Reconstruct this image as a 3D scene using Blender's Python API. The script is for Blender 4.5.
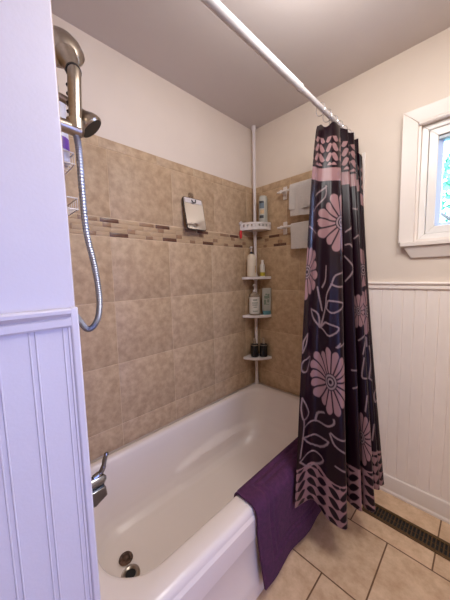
import bpy, bmesh, math, random
import numpy as np
from mathutils import Vector, Matrix

for o in list(bpy.data.objects):
    bpy.data.objects.remove(o)
scene = bpy.context.scene
COL = scene.collection
random.seed(7)
PI = math.pi

# ------------------------------------------------------------------ camera
cam_d = bpy.data.cameras.new('camera')
cam = bpy.data.objects.new('camera', cam_d)
COL.objects.link(cam)
cam_d.sensor_fit = 'HORIZONTAL'
cam_d.sensor_width = 36.0
cam_d.lens = 259.127 * 36.0 / 450.0
cam_d.clip_start = 0.02
YAW, PIT, ROL = 0.7912, 0.096, -0.0241
fw = Vector((-math.sin(YAW) * math.cos(PIT), math.cos(YAW) * math.cos(PIT), -math.sin(PIT)))
rt = Vector((math.cos(YAW), math.sin(YAW), 0))
up = rt.cross(fw)
rt, up = math.cos(ROL) * rt + math.sin(ROL) * up, -math.sin(ROL) * rt + math.cos(ROL) * up
cam.matrix_world = Matrix(((rt.x, up.x, -fw.x, 1.3562), (rt.y, up.y, -fw.y, -1.6924), (rt.z, up.z, -fw.z, 1.3181), (0, 0, 0, 1)))
scene.camera = cam

# ------------------------------------------------------------------ world, lights, exposure
scene.view_settings.view_transform = 'Standard'
scene.view_settings.look = 'None'
scene.view_settings.gamma = 1.0
scene.view_settings.use_curve_mapping = False
scene.view_settings.exposure = 0.0
scene.cycles.use_denoising = True
scene.cycles.max_bounces = 10
scene.cycles.diffuse_bounces = 6
scene.cycles.transparent_max_bounces = 12
world = bpy.data.worlds.new('sky')
scene.world = world
world.use_nodes = True
bg = world.node_tree.nodes['Background']
bg.inputs['Color'].default_value = (0.42, 0.55, 1.0, 1)
bg.inputs['Strength'].default_value = 24.0


def lamp(name, kind, loc, target, energy, color, size=None, size_y=None):
    d = bpy.data.lights.new(name, kind)
    d.energy = energy
    d.color = color
    if kind == 'AREA':
        d.shape = 'RECTANGLE'
        d.size = size
        d.size_y = size_y or size
    if kind == 'SUN':
        d.angle = 0.01
    o = bpy.data.objects.new(name, d)
    COL.objects.link(o)
    o.location = loc
    o.rotation_euler = (Vector(target) - Vector(loc)).to_track_quat('-Z', 'Y').to_euler()
    return o


lamp('sun', 'SUN', (4, -6, 9), (1.5, 4, 1), 6.0, (1.0, 0.95, 0.85))
# the bathroom's globe ceiling light
gl = lamp('ceiling_globe_light', 'POINT', (0.98, -0.86, 2.24), (0.98, -0.86, 0), 13.0, (1.0, 0.98, 0.96))
gl.data.shadow_soft_size = 0.13
# unseen flat fill lamp added under the ceiling to lift floor and lower walls
lamp('ceiling_fill_light', 'AREA', (1.65, -0.95, 2.43), (1.65, -0.95, 0), 18.5, (1.0, 0.97, 0.94), 0.6, 0.6)
# unseen cool fill lamp added at the right to blue the near wall
dl = lamp('cool_fill_light', 'AREA', (2.30, -1.50, 0.95), (0.74, -1.5, 0.82), 8.0, (0.22, 0.36, 1.0), 0.7, 1.6)
dl.data.spread = math.radians(110)


# ------------------------------------------------------------------ materials
def lin(c):
    return tuple(((v / 255) / 12.92 if v / 255 <= 0.04045 else ((v / 255 + 0.055) / 1.055) ** 2.4) for v in c)


def mat(name, color, rough=0.5, metal=0.0, var=0.0, scale=20.0, detail=3.0, bump=0.0, bump_scale=60.0, color2=None, coat=0.0, sheen=0.0, spec=None, rough_var=0.0):
    m = bpy.data.materials.new(name)
    m.use_nodes = True
    nt = m.node_tree
    b = nt.nodes['Principled BSDF']
    b.inputs['Base Color'].default_value = (*color, 1)
    b.inputs['Roughness'].default_value = rough
    b.inputs['Metallic'].default_value = metal
    if coat:
        b.inputs['Coat Weight'].default_value = coat
        b.inputs['Coat Roughness'].default_value = 0.08
    if sheen:
        b.inputs['Sheen Weight'].default_value = sheen
        b.inputs['Sheen Roughness'].default_value = 0.4
    if spec is not None:
        b.inputs['Specular IOR Level'].default_value = spec
    tc = nt.nodes.new('ShaderNodeTexCoord')
    if var or color2:
        n = nt.nodes.new('ShaderNodeTexNoise')
        n.inputs['Scale'].default_value = scale
        n.inputs['Detail'].default_value = detail
        n.inputs['Roughness'].default_value = 0.65
        nt.links.new(tc.outputs['Object'], n.inputs['Vector'])
        r = nt.nodes.new('ShaderNodeValToRGB')
        r.color_ramp.elements[0].position = 0.35
        r.color_ramp.elements[1].position = 0.65
        c2 = color2 or tuple(min(1, c * (1 + var)) for c in color)
        c1 = color if color2 else tuple(c * (1 - var) for c in color)
        r.color_ramp.elements[0].color = (*c1, 1)
        r.color_ramp.elements[1].color = (*c2, 1)
        nt.links.new(n.outputs['Fac'], r.inputs['Fac'])
        nt.links.new(r.outputs['Color'], b.inputs['Base Color'])
    if bump:
        n2 = nt.nodes.new('ShaderNodeTexNoise')
        n2.inputs['Scale'].default_value = bump_scale
        n2.inputs['Detail'].default_value = 4
        nt.links.new(tc.outputs['Object'], n2.inputs['Vector'])
        bp = nt.nodes.new('ShaderNodeBump')
        bp.inputs['Strength'].default_value = bump
        bp.inputs['Distance'].default_value = 0.01
        nt.links.new(n2.outputs['Fac'], bp.inputs['Height'])
        nt.links.new(bp.outputs['Normal'], b.inputs['Normal'])
    return m


def clear_mat(name, tint, gloss=0.12, alpha_tint=0.0, rough=0.02):
    """thin clear sheet: transmits straight through, with a little reflection"""
    m = bpy.data.materials.new(name)
    m.use_nodes = True
    nt = m.node_tree
    nt.nodes.clear()
    out = nt.nodes.new('ShaderNodeOutputMaterial')
    t = nt.nodes.new('ShaderNodeBsdfTransparent')
    t.inputs['Color'].default_value = (*tint, 1)
    g = nt.nodes.new('ShaderNodeBsdfGlossy')
    g.inputs['Roughness'].default_value = rough
    g.inputs['Color'].default_value = (1, 1, 1, 1)
    lw = nt.nodes.new('ShaderNodeFresnel')
    lw.inputs['IOR'].default_value = 1.45
    mx = nt.nodes.new('ShaderNodeMixShader')
    nt.links.new(lw.outputs[0], mx.inputs[0])
    nt.links.new(t.outputs[0], mx.inputs[1])
    nt.links.new(g.outputs[0], mx.inputs[2])
    nt.links.new(mx.outputs[0], out.inputs['Surface'])
    return m


def floor_mat():
    m = mat('floor_tile', (0.5, 0.38, 0.27), 0.4)
    nt = m.node_tree
    b = nt.nodes['Principled BSDF']
    tc = nt.nodes['Texture Coordinate']
    mp = nt.nodes.new('ShaderNodeMapping')
    mp.inputs['Location'].default_value = (-1.08 + 0.343 * 8, 0.347 + 0.343 * 20, 0)
    nt.links.new(tc.outputs['Object'], mp.inputs['Vector'])
    br = nt.nodes.new('ShaderNodeTexBrick')
    br.offset = 0.5
    br.offset_frequency = 2
    br.inputs['Scale'].default_value = 1.0
    br.inputs['Brick Width'].default_value = 0.343
    br.inputs['Row Height'].default_value = 0.343
    br.inputs['Mortar Size'].default_value = 0.0032
    br.inputs['Mortar Smooth'].default_value = 0.15
    br.inputs['Color1'].default_value = (0.88, 0.88, 0.88, 1)
    br.inputs['Color2'].default_value = (1.0, 1.0, 1.0, 1)
    nt.links.new(mp.outputs['Vector'], br.inputs['Vector'])
    n = nt.nodes.new('ShaderNodeTexNoise')
    n.inputs['Scale'].default_value = 16
    n.inputs['Detail'].default_value = 8
    n.inputs['Roughness'].default_value = 0.7
    nt.links.new(tc.outputs['Object'], n.inputs['Vector'])
    r = nt.nodes.new('ShaderNodeValToRGB')
    r.color_ramp.elements[0].position = 0.32
    r.color_ramp.elements[1].position = 0.7
    r.color_ramp.elements[0].color = (*lin((186, 152, 120)), 1)
    r.color_ramp.elements[1].color = (*lin((222, 192, 160)), 1)
    nt.links.new(n.outputs['Fac'], r.inputs['Fac'])
    mul = nt.nodes.new('ShaderNodeMixRGB')
    mul.blend_type = 'MULTIPLY'
    mul.inputs['Fac'].default_value = 1
    nt.links.new(r.outputs['Color'], mul.inputs['Color1'])
    nt.links.new(br.outputs['Color'], mul.inputs['Color2'])
    mx = nt.nodes.new('ShaderNodeMixRGB')
    mx.inputs['Color2'].default_value = (*lin((104, 74, 48)), 1)
    nt.links.new(br.outputs['Fac'], mx.inputs['Fac'])
    nt.links.new(mul.outputs['Color'], mx.inputs['Color1'])
    nt.links.new(mx.outputs['Color'], b.inputs['Base Color'])
    bp = nt.nodes.new('ShaderNodeBump')
    bp.inputs['Strength'].default_value = 0.5
    bp.inputs['Distance'].default_value = 0.003
    bp.invert = True
    nt.links.new(br.outputs['Fac'], bp.inputs['Height'])
    nt.links.new(bp.outputs['Normal'], b.inputs['Normal'])
    return m


def curtain_mat():
    m = mat('curtain_satin', (0.02, 0.01, 0.02), 0.29, spec=0.2)
    nt = m.node_tree
    b = nt.nodes['Principled BSDF']
    a = nt.nodes.new('ShaderNodeVertexColor')
    a.layer_name = 'print'
    nt.links.new(a.outputs['Color'], b.inputs['Base Color'])
    b.inputs['Sheen Weight'].default_value = 0.0
    b.inputs['Sheen Roughness'].default_value = 0.5
    return m


MT = {
    'wall': mat('painted_wall', lin((222, 208, 194)), 0.6, var=0.02, scale=3, bump=0.05, bump_scale=220),
    'wing': mat('painted_wing_wall', lin((206, 199, 205)), 0.45, var=0.012, scale=6, bump=0.03, bump_scale=160),
    'ceiling': mat('ceiling_paint', lin((200, 190, 186)), 0.8, var=0.02, scale=2, bump=0.06, bump_scale=120),
    'white': mat('white_gloss_paint', lin((230, 220, 212)), 0.35, var=0.01, scale=9),
    'bead': mat('cream_beadboard_paint', lin((246, 235, 226)), 0.4, var=0.015, scale=7),
    'vinyl': mat('white_vinyl', lin((232, 228, 224)), 0.3, var=0.01, scale=9),
    'tile': mat('tan_ceramic_tile', lin((170, 142, 111)), 0.5, color2=lin((199, 171, 138)), scale=24, detail=9, bump=0.08, bump_scale=30),
    'grout': mat('tan_grout', lin((208, 183, 151)), 0.8, var=0.05, scale=30),
    'mdark': mat('dark_brown_mosaic', lin((104, 72, 56)), 0.3, var=0.2, scale=40),
    'mmid': mat('brown_mosaic', lin((150, 118, 90)), 0.35, var=0.12, scale=40),
    'mtan': mat('tan_mosaic', lin((182, 154, 120)), 0.5, var=0.06, scale=25),
    'floor': floor_mat(),
    'tub': mat('white_tub_enamel', lin((226, 214, 206)), 0.24, var=0.008, scale=4, coat=0.1),
    'hose': mat('reflection_tinted_hose', (0.40, 0.43, 0.52), 0.42, 1.0, var=0.04, scale=25),  # blue of reflected light mixed into the hose metal's base colour
    'chrome': mat('chrome', (0.62, 0.63, 0.66), 0.09, 1.0, var=0.02, scale=15),
    'dchrome': mat('dark_chrome', (0.30, 0.31, 0.35), 0.16, 1.0, var=0.05, scale=25),  # darker, slightly bluer metal than the plain chrome
    'nickel': mat('brushed_nickel', (0.40, 0.34, 0.28), 0.28, 1.0, var=0.06, scale=90),
    'rubber': mat('black_rubber', (0.012, 0.011, 0.011), 0.5, var=0.1, scale=50),
    'rust': mat('rusty_metal', (0.05, 0.028, 0.018), 0.45, 0.6, color2=(0.16, 0.10, 0.07), scale=60),
    'hole': mat('drain_darkness', (0.006, 0.005, 0.005), 0.7, var=0.1, scale=30),
    'wplastic': mat('white_plastic', lin((222, 214, 210)), 0.3, var=0.01, scale=12),
    'pole': mat('white_enamel_pole', lin((222, 212, 210)), 0.3, var=0.01, scale=12),
    'rod': mat('white_rod_enamel', lin((206, 200, 198)), 0.3, var=0.01, scale=12),
    'cream': mat('cream_lotion_plastic', lin((226, 212, 190)), 0.35, var=0.015, scale=20),
    'greyb': mat('pale_grey_plastic', lin((178, 176, 166)), 0.35, var=0.02, scale=20),
    'label_blue': mat('blue_grey_label', lin((96, 112, 126)), 0.4, var=0.1, scale=60),
    'label_orange': mat('pale_orange_label', lin((206, 174, 130)), 0.4, var=0.1, scale=60),
    'label_dark': mat('dark_label_print', lin((56, 54, 60)), 0.4, var=0.1, scale=60),
    'label_white': mat('white_label', lin((218, 214, 206)), 0.45, var=0.02, scale=60),
    'label_green': mat('grey_green_print', lin((120, 134, 118)), 0.5, var=0.08, scale=60),
    'yellow': mat('yellow_liquid_plastic', lin((196, 178, 60)), 0.3, var=0.05, scale=30),
    'aqua': mat('aqua_plastic', lin((96, 150, 160)), 0.3, var=0.04, scale=30),
    'clearp': mat('cloudy_clear_plastic', lin((150, 134, 118)), 0.15, var=0.03, scale=30),
    'blackb': mat('black_bottle_plastic', lin((20, 22, 26)), 0.25, var=0.1, scale=30),
    'red': mat('red_plastic', lin((206, 40, 44)), 0.35, var=0.03, scale=30),
    'purple_label': mat('purple_label', lin((112, 62, 170)), 0.4, var=0.05, scale=60),
    'bluewhite': mat('bluish_white_plastic', lin((206, 206, 224)), 0.3, var=0.02, scale=20),
    'towel': mat('white_towelling', lin((214, 206, 200)), 0.95, var=0.03, scale=90, bump=0.6, bump_scale=500, sheen=0.3),
    'mat': mat('purple_bath_mat', lin((66, 28, 62)), 0.95, color2=lin((82, 36, 74)), scale=60, bump=0.4, bump_scale=420),
    'brass': mat('aged_bronze_metal', lin((98, 76, 50)), 0.4, 0.7, var=0.1, scale=40),
    'ventdark': mat('duct_darkness', (0.008, 0.007, 0.006), 0.8, var=0.1, scale=30),
    'mirror': mat('mirror_silvering', (0.86, 0.86, 0.86), 0.03, 1.0, var=0.01, scale=4),
    'mirror_edge': mat('dark_mirror_edge', lin((64, 54, 48)), 0.35, var=0.06, scale=40),
    'glass': clear_mat('window_glass', (0.93, 0.97, 1.0)),
    'cup': clear_mat('clear_suction_rubber', (0.80, 0.76, 0.72), rough=0.2),
    'screen_bar': mat('grey_window_bar', lin((150, 158, 164)), 0.4, 0.3, var=0.03, scale=30),
    'bluebead': mat('pale_blue_glazing_bead', lin((196, 212, 240)), 0.3, var=0.02, scale=30),
    'leaf': mat('green_leaf', (0.05, 0.20, 0.10), 0.5, color2=(0.14, 0.36, 0.16), scale=4),
    'bark': mat('tree_bark', (0.10, 0.075, 0.05), 0.9, var=0.3, scale=12, bump=0.5, bump_scale=30),
    'lawn': mat('lawn', (0.10, 0.22, 0.07), 0.9, var=0.3, scale=6),
    'curtain': curtain_mat(),
}


# ------------------------------------------------------------------ mesh helpers
def tag(o, label=None, cat=None, group=None, kind=None):
    if label:
        o['label'] = label
    if cat:
        o['category'] = cat
    if group:
        o['group'] = group
    if kind:
        o['kind'] = kind
    return o


def thing(name, label, cat, loc=(0, 0, 0), group=None):
    o = bpy.data.objects.new(name, None)
    COL.objects.link(o)
    o.location = loc
    o.empty_display_size = 0.05
    return tag(o, label, cat, group)


def world_loc(o):
    v = Vector(o.location)
    while o.parent:
        o = o.parent
        v += o.location
    return v


class MB:
    def __init__(self):
        self.v, self.f, self.m = [], [], []

    def add(self, vs, fs, mi=0):
        k = len(self.v)
        self.v += [tuple(x) for x in vs]
        self.f += [tuple(i + k for i in f) for f in fs]
        self.m += [mi] * len(fs)
        return self

    def box(self, a, b, mi=0):
        (x0, y0, z0), (x1, y1, z1) = [min(p, q) for p, q in zip(a, b)], [max(p, q) for p, q in zip(a, b)]
        vs = [(x0, y0, z0), (x1, y0, z0), (x1, y1, z0), (x0, y1, z0), (x0, y0, z1), (x1, y0, z1), (x1, y1, z1), (x0, y1, z1)]
        return self.add(vs, [(0, 3, 2, 1), (4, 5, 6, 7), (0, 1, 5, 4), (1, 2, 6, 5), (2, 3, 7, 6), (3, 0, 4, 7)], mi)

    def tube(self, pts, r, n=14, mi=0, cap=True):
        pts = [Vector(p) for p in pts]
        rs = r if isinstance(r, (list, tuple)) else [r] * len(pts)
        rings, u = [], None
        for i, p in enumerate(pts):
            t = (pts[min(i + 1, len(pts) - 1)] - pts[max(i - 1, 0)]).normalized()
            if u is None:
                u = t.orthogonal().normalized()
            u = (u - t * u.dot(t)).normalized()
            w = t.cross(u)
            rings.append([p + (u * math.cos(2 * PI * k / n) + w * math.sin(2 * PI * k / n)) * rs[i] for k in range(n)])
        vs = [q for ring in rings for q in ring]
        fs = []
        for i in range(len(pts) - 1):
            for k in range(n):
                a, b = i * n + k, i * n + (k + 1) % n
                fs.append((a, b, b + n, a + n))
        if cap:
            fs.append(tuple(range(n - 1, -1, -1)))
            fs.append(tuple(range((len(pts) - 1) * n, len(pts) * n)))
        return self.add(vs, fs, mi)

    def lathe(self, prof, origin=(0, 0, 0), axis=(0, 0, 1), n=28, mi=0, sx=1.0, sy=1.0, ref=None, mis=None):
        """prof: (radius, height) pairs along AXIS"""
        a = Vector(axis).normalized()
        u = Vector(ref).normalized() if ref else a.orthogonal().normalized()
        u = (u - a * u.dot(a)).normalized()
        w = a.cross(u)
        o = Vector(origin)
        vs = []
        for r, h in prof:
            for k in range(n):
                th = 2 * PI * k / n
                vs.append(o + a * h + u * (r * sx * math.cos(th)) + w * (r * sy * math.sin(th)))
        base = len(self.v)
        self.v += [tuple(q) for q in vs]
        for i in range(len(prof) - 1):
            for k in range(n):
                p, q = i * n + k, i * n + (k + 1) % n
                self.f.append((base + p, base + q, base + q + n, base + p + n))
                self.m.append(mis[i] if mis else mi)
        if prof[0][0] > 1e-5:
            self.f.append(tuple(base + k for k in range(n - 1, -1, -1)))
            self.m.append(mis[0] if mis else mi)
        if prof[-1][0] > 1e-5:
            self.f.append(tuple(base + (len(prof) - 1) * n + k for k in range(n)))
            self.m.append(mis[-1] if mis else mi)
        return self

    def prism(self, poly, a, b, axes='xy', mi=0):
        """extrude a 2-D polygon from a to b along the third axis"""
        n = len(poly)

        def P(p, h):
            if axes == 'xy':
                return (p[0], p[1], h)
            if axes == 'xz':
                return (p[0], h, p[1])
            return (h, p[0], p[1])
        vs = [P(p, a) for p in poly] + [P(p, b) for p in poly]
        fs = [tuple(range(n)), tuple(range(2 * n - 1, n - 1, -1))]
        fs += [(i, (i + 1) % n + 0, (i + 1) % n + n, i + n) for i in range(n)]
        return self.add(vs, fs, mi)

    def loft(self, loops, mi=0, cap0=False, cap1=False):
        n = len(loops[0])
        vs = [q for l in loops for q in l]
        fs = []
        for i in range(len(loops) - 1):
            for k in range(n):
                a, b = i * n + k, i * n + (k + 1) % n
                fs.append((a, b, b + n, a + n))
        if cap0:
            fs.append(tuple(range(n - 1, -1, -1)))
        if cap1:
            fs.append(tuple(range((len(loops) - 1) * n, len(loops) * n)))
        return self.add(vs, fs, mi)

    def build(self, name, mats, parent=None, origin=None, smooth=35, bevel=0.0, segs=2, merge=False):
        mats = mats if isinstance(mats, (list, tuple)) else [mats]
        o0 = world_loc(parent) if parent else Vector(origin or (0, 0, 0))
        me = bpy.data.meshes.new(name)
        me.from_pydata([tuple(Vector(p) - o0) for p in self.v], [], self.f)
        for m in mats:
            me.materials.append(m)
        me.polygons.foreach_set('material_index', self.m)
        bm = bmesh.new()
        bm.from_mesh(me)
        if merge:
            bmesh.ops.remove_doubles(bm, verts=bm.verts, dist=1e-5)
        bmesh.ops.recalc_face_normals(bm, faces=bm.faces)
        bm.to_mesh(me)
        bm.free()
        me.polygons.foreach_set('use_smooth', [True] * len(me.polygons))
        me.set_sharp_from_angle(angle=math.radians(smooth))
        ob = bpy.data.objects.new(name, me)
        COL.objects.link(ob)
        if parent:
            ob.parent = parent
        else:
            ob.location = o0
        if bevel:
            b = ob.modifiers.new('bevel', 'BEVEL')
            b.width = bevel
            b.segments = segs
            b.limit_method = 'ANGLE'
            b.angle_limit = math.radians(40)
        return ob


def struct(name, mb, mats, label=None, bevel=0.0, parent=None, smooth=35):
    o = mb.build(name, mats, parent, bevel=bevel, smooth=smooth)
    if not parent:
        tag(o, label, kind='structure')
    return o


def rrect(x0, x1, y0, y1, r, z, n=8):
    pts = []
    for cx, cy, a0 in ((x1 - r, y1 - r, 0), (x0 + r, y1 - r, 90), (x0 + r, y0 + r, 180), (x1 - r, y0 + r, 270)):
        for k in range(n + 1):
            a = math.radians(a0 + 90 * k / n)
            pts.append((cx + r * math.cos(a), cy + r * math.sin(a), z))
    return pts


def spline(ctrl, per=10):
    """Catmull-Rom through 3-D control points"""
    P = [np.array(p, float) for p in ctrl]
    P = [2 * P[0] - P[1]] + P + [2 * P[-1] - P[-2]]
    out = []
    for i in range(1, len(P) - 2):
        for k in range(per):
            t = k / per
            a, b, c, d = P[i - 1], P[i], P[i + 1], P[i + 2]
            out.append(0.5 * ((2 * b) + (-a + c) * t + (2 * a - 5 * b + 4 * c - d) * t * t + (-a + 3 * b - 3 * c + d) * t ** 3))
    out.append(P[-2])
    return [tuple(p) for p in out]


# ------------------------------------------------------------------ room shell
XR, YB, H = 2.35, -3.2, 2.44
struct('floor', MB().box((-0.12, YB - 0.12, -0.1), (XR + 0.12, 0.12, 0)), MT['floor'], 'beige square floor tiles laid in a running bond')
struct('ceiling', MB().box((-0.12, YB - 0.12, H), (XR + 0.12, 0.12, H + 0.1)), MT['ceiling'], 'flat grey white painted ceiling')
struct('wall_left', MB().box((-0.12, -1.533, 0), (0, 0.12, H)), MT['wall'], 'long alcove wall, cream paint above tan tile')
WX0, WX1, WZ0, WZ1 = 1.077, 1.70, 1.471, 2.055      # window opening
wf = MB()
wf.box((0, 0, 0), (WX0, 0.12, H)).box((WX1, 0, 0), (XR, 0.12, H))
wf.box((WX0, 0, 0), (WX1, 0.12, WZ0)).box((WX0, 0, WZ1), (WX1, 0.12, H))
struct('wall_far', wf, MT['wall'], 'end wall with the window, cream paint over beadboard')
struct('wall_front', MB().box((-0.12, YB, 0), (0.74, -1.533, H)), MT['wing'], 'near white wall end beside the tub', bevel=0.003)
struct('wall_right', MB().box((XR, YB, 0), (XR + 0.12, 0.12, H)), MT['wall'], 'plain cream wall on the window side')
struct('wall_back', MB().box((-0.12, YB - 0.12, 0), (XR + 0.12, YB, H)), MT['wall'], 'plain cream wall behind the camera')


# ---- tile surround: every tile a bevelled slab in the wall's one tile mesh
def tile_wall(name, label, P, a0, a1, lower_j, upper_j, trim_j, dark1, mid1, dark4, small4, small2, small3, zlow=0.405):
    """P(a, z, depth) -> world point; a runs along the wall"""
    mb = MB()
    g = 0.0014

    def slab(u0, u1, z0, z1, d, mi, bev=0.0022):
        u0, u1 = max(u0, a0), min(u1, a1)
        if u1 - u0 < 0.004:
            return
        b = min(bev, (u1 - u0) / 3)
        o = [(u0, z0), (u1, z0), (u1, z1), (u0, z1)]
        i = [(u0 + b, z0 + b), (u1 - b, z0 + b), (u1 - b, z1 - b), (u0 + b, z1 - b)]
        vs = [P(u, z, 0.001) for u, z in o] + [P(u, z, d - b * 0.5) for u, z in o] + [P(u, z, d) for u, z in i]
        fs = [(8, 9, 10, 11)]
        for k in range(4):
            q = (k + 1) % 4
            fs += [(k, q, q + 4, k + 4), (k + 4, q + 4, q + 8, k + 8)]
        mb.add(vs, fs, mi)
    # grout bed
    vs = [P(a0, zlow, 0.0), P(a1, zlow, 0.0), P(a1, 1.998, 0.0), P(a0, 1.998, 0.0)] + [P(a0, zlow, 0.0045), P(a1, zlow, 0.0045), P(a1, 1.998, 0.0045), P(a0, 1.998, 0.0045)]
    mb.add(vs, [(0, 1, 2, 3), (4, 5, 6, 7), (0, 1, 5, 4), (1, 2, 6, 5), (2, 3, 7, 6), (3, 0, 4, 7)], 1)

    def row(js, z0, z1, d=0.006, mi=0):
        js = [a0 - 1] + [j for j in js if a0 < j < a1] + [a1 + 1]
        for p, q in zip(js[:-1], js[1:]):
            slab(max(p, a0 - g) + g, min(q, a1 + g) - g, z0 + g, z1 - g, d, mi)
    for z0, z1 in ((zlow, 0.53), (0.53, 0.864), (0.864, 1.194), (1.194, 1.523)):
        row(lower_j, z0, z1)
    row(upper_j, 1.618, 1.948)
    row(trim_j, 1.948, 1.998, 0.0065)

    def strip(z0, z1, marked):
        marked = sorted(m for m in marked if m[1] > a0 and m[0] < a1)
        cur = a0
        for s, e, mi in marked:
            if s - cur > 0.004:
                k = max(1, round((s - cur) / 0.1))
                for q in range(k):
                    slab(cur + (s - cur) * q / k + 0.0005, cur + (s - cur) * (q + 1) / k - 0.0005, z0, z1, 0.006, 4, 0.0012)
            slab(s + 0.001, e - 0.001, z0, z1, 0.0065, mi, 0.0012)
            cur = max(cur, e)
        if a1 - cur > 0.004:
            k = max(1, round((a1 - cur) / 0.1))
            for q in range(k):
                slab(cur + (a1 - cur) * q / k + 0.001, cur + (a1 - cur) * (q + 1) / k - 0.001, z0, z1, 0.006, 4, 0.0012)

    def rep(s, e, mi):
        return [(s + 0.305 * k, e + 0.305 * k, mi) for k in range(-8, 9)]
    strip(1.5950, 1.6140, rep(*dark1, 2) + rep(*mid1, 3))
    strip(1.5710, 1.5940, rep(*small2, 3))
    strip(1.5465, 1.5700, rep(*small3, 3))
    strip(1.5255, 1.5455, rep(*dark4, 2) + rep(*small4, 3))
    return struct(name, mb, [MT['tile'], MT['grout'], MT['mdark'], MT['mmid'], MT['mtan']], label)


tile_wall('trim_1', 'tan tile surround with mosaic band on the long wall', lambda a, z, d: (d, a, z), -1.533, -0.0065,
          (-1.505, -1.16, -0.818, -0.475, -0.13), (-1.50, -1.153, -0.780, -0.439, -0.095), (-1.189, -0.873, -0.613, -0.353, -0.09),
          (-1.207, -1.113), (-1.306, -1.217), (-1.164, -1.066), (-1.271, -1.226), (-1.195, -1.152), (-1.070, -1.025))
tile_wall('trim_2', 'tan tile surround with mosaic band on the end wall', lambda a, z, d: (a, -d, z), 0.0, 0.808,
          (0.065, 0.41, 0.755), (0.307, 0.652), (0.08, 0.34, 0.60), (0.150, 0.245), (0.300, 0.392), (0.193, 0.305), (0.095, 0.13), (0.11, 0.148), (0.23, 0.273))
tile_wall('trim_3', 'tan tile surround on the shower fixture wall', lambda a, z, d: (a, -1.533 + d, z), 0.0065, 0.72,
          (0.35, 0.695), (0.307, 0.652), (0.08, 0.34, 0.60), (0.150, 0.245), (0.300, 0.392), (0.193, 0.305), (0.095, 0.13), (0.11, 0.148), (0.23, 0.273))
struct('trim_4', MB().box((0.808, -0.012, 0.0), (0.828, -0.0002, 2.0)), MT['white'], 'white edge strip where the end wall tile stops', bevel=0.002)
struct('trim_5', MB().box((0.722, -1.546, 0.0), (0.7475, -1.5295, 1.259)), MT['wing'], 'white corner bead on the near wall end', bevel=0.004)


# ---- beadboard wainscots
def bead_profile(a0, a1, beads, depth, style):
    pr = [(a0, depth)]
    for c in beads:
        if style == 'double':
            pr += [(c - 0.0068, depth), (c - 0.0058, depth + 0.0016), (c - 0.0044, depth + 0.0016), (c - 0.0034, depth - 0.0006), (c + 0.0034, depth - 0.0006), (c + 0.0044, depth + 0.0016), (c + 0.0058, depth + 0.0016), (c + 0.0068, depth)]
        else:
            pr += [(c - 0.0042, depth), (c - 0.0018, depth - 0.0034), (c + 0.0005, depth - 0.0034), (c + 0.002, depth + 0.0004), (c + 0.005, depth + 0.0008), (c + 0.0065, depth)]
    return pr + [(a1, depth)]


pr = bead_profile(-3.19, -1.5465, [-1.6125 - 0.0575 * k for k in range(27, -1, -1)] + [-1.5555], 0.0045, 'double')
poly = [(0.74 + d, a) for a, d in pr] + [(0.7405, -1.5465), (0.7405, -3.19)]
struct('trim_6', MB().prism(poly, 0.1, 1.2185), MT['wing'], 'white beadboard panelling on the near wall', smooth=20)
pr = bead_profile(0.8285, XR - 0.005, [0.8335 + 0.0512 * k for k in range(0, 30) if 0.8285 + 0.0512 * k < XR - 0.02][1:], 0.0055, 'single')
poly = [(a, -d) for a, d in pr] + [(XR - 0.005, -0.0005), (0.8285, -0.0005)]
struct('trim_7', MB().prism(poly, 0.1, 1.2185), MT['bead'], 'cream beadboard panelling under the window', smooth=20)

rail = [(0.0005, 1.2185), (0.011, 1.2185), (0.0135, 1.222), (0.0135, 1.235), (0.009, 1.2385), (0.015, 1.2435), (0.020, 1.2475), (0.0205, 1.254), (0.018, 1.2575), (0.0005, 1.2575)]
struct('trim_8', MB().prism([(-d, z) for d, z in rail], 0.8285, XR - 0.002, 'yz'), MT['bead'], 'cream chair rail under the window', smooth=25)
m = MB()
n = len(rail)
vs = [(0.74 + d, -3.19, z) for d, z in rail] + [(0.74 + d, -1.546, z) for d, z in rail]
m.add(vs, [tuple(range(n)), tuple(range(2 * n - 1, n - 1, -1))] + [(i, (i + 1) % n, (i + 1) % n + n, i + n) for i in range(n)])
struct('trim_9', m, MT['wing'], 'white chair rail on the near wall', smooth=25)
bb = [(-0.0005, 0.0), (-0.020, 0.0), (-0.020, 0.012), (-0.015, 0.022), (-0.015, 0.090), (-0.012, 0.102), (-0.007, 0.108), (-0.006, 0.114), (-0.0005, 0.114)]
struct('baseboard_far', MB().prism(bb, 0.8285, XR - 0.002, 'yz'), MT['white'], 'white baseboard under the cream beadboard', smooth=25)
m = MB()
n = len(bb)
vs = [(0.74 - y, -3.19, z) for y, z in bb] + [(0.74 - y, -1.546, z) for y, z in bb]
m.add(vs, [tuple(range(n)), tuple(range(2 * n - 1, n - 1, -1))] + [(i, (i + 1) % n, (i + 1) % n + n, i + n) for i in range(n)])
struct('baseboard_front', m, MT['white'], 'white baseboard on the near wall', smooth=25)

# ---- window
win = thing('window_1', None, None, (1.39, 0.0, 1.45))
tag(win, 'white framed window with leafy view', kind='structure')
OX0, OX1, OZ0, OZ1 = 1.008, 1.77, 1.466, 2.124


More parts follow.
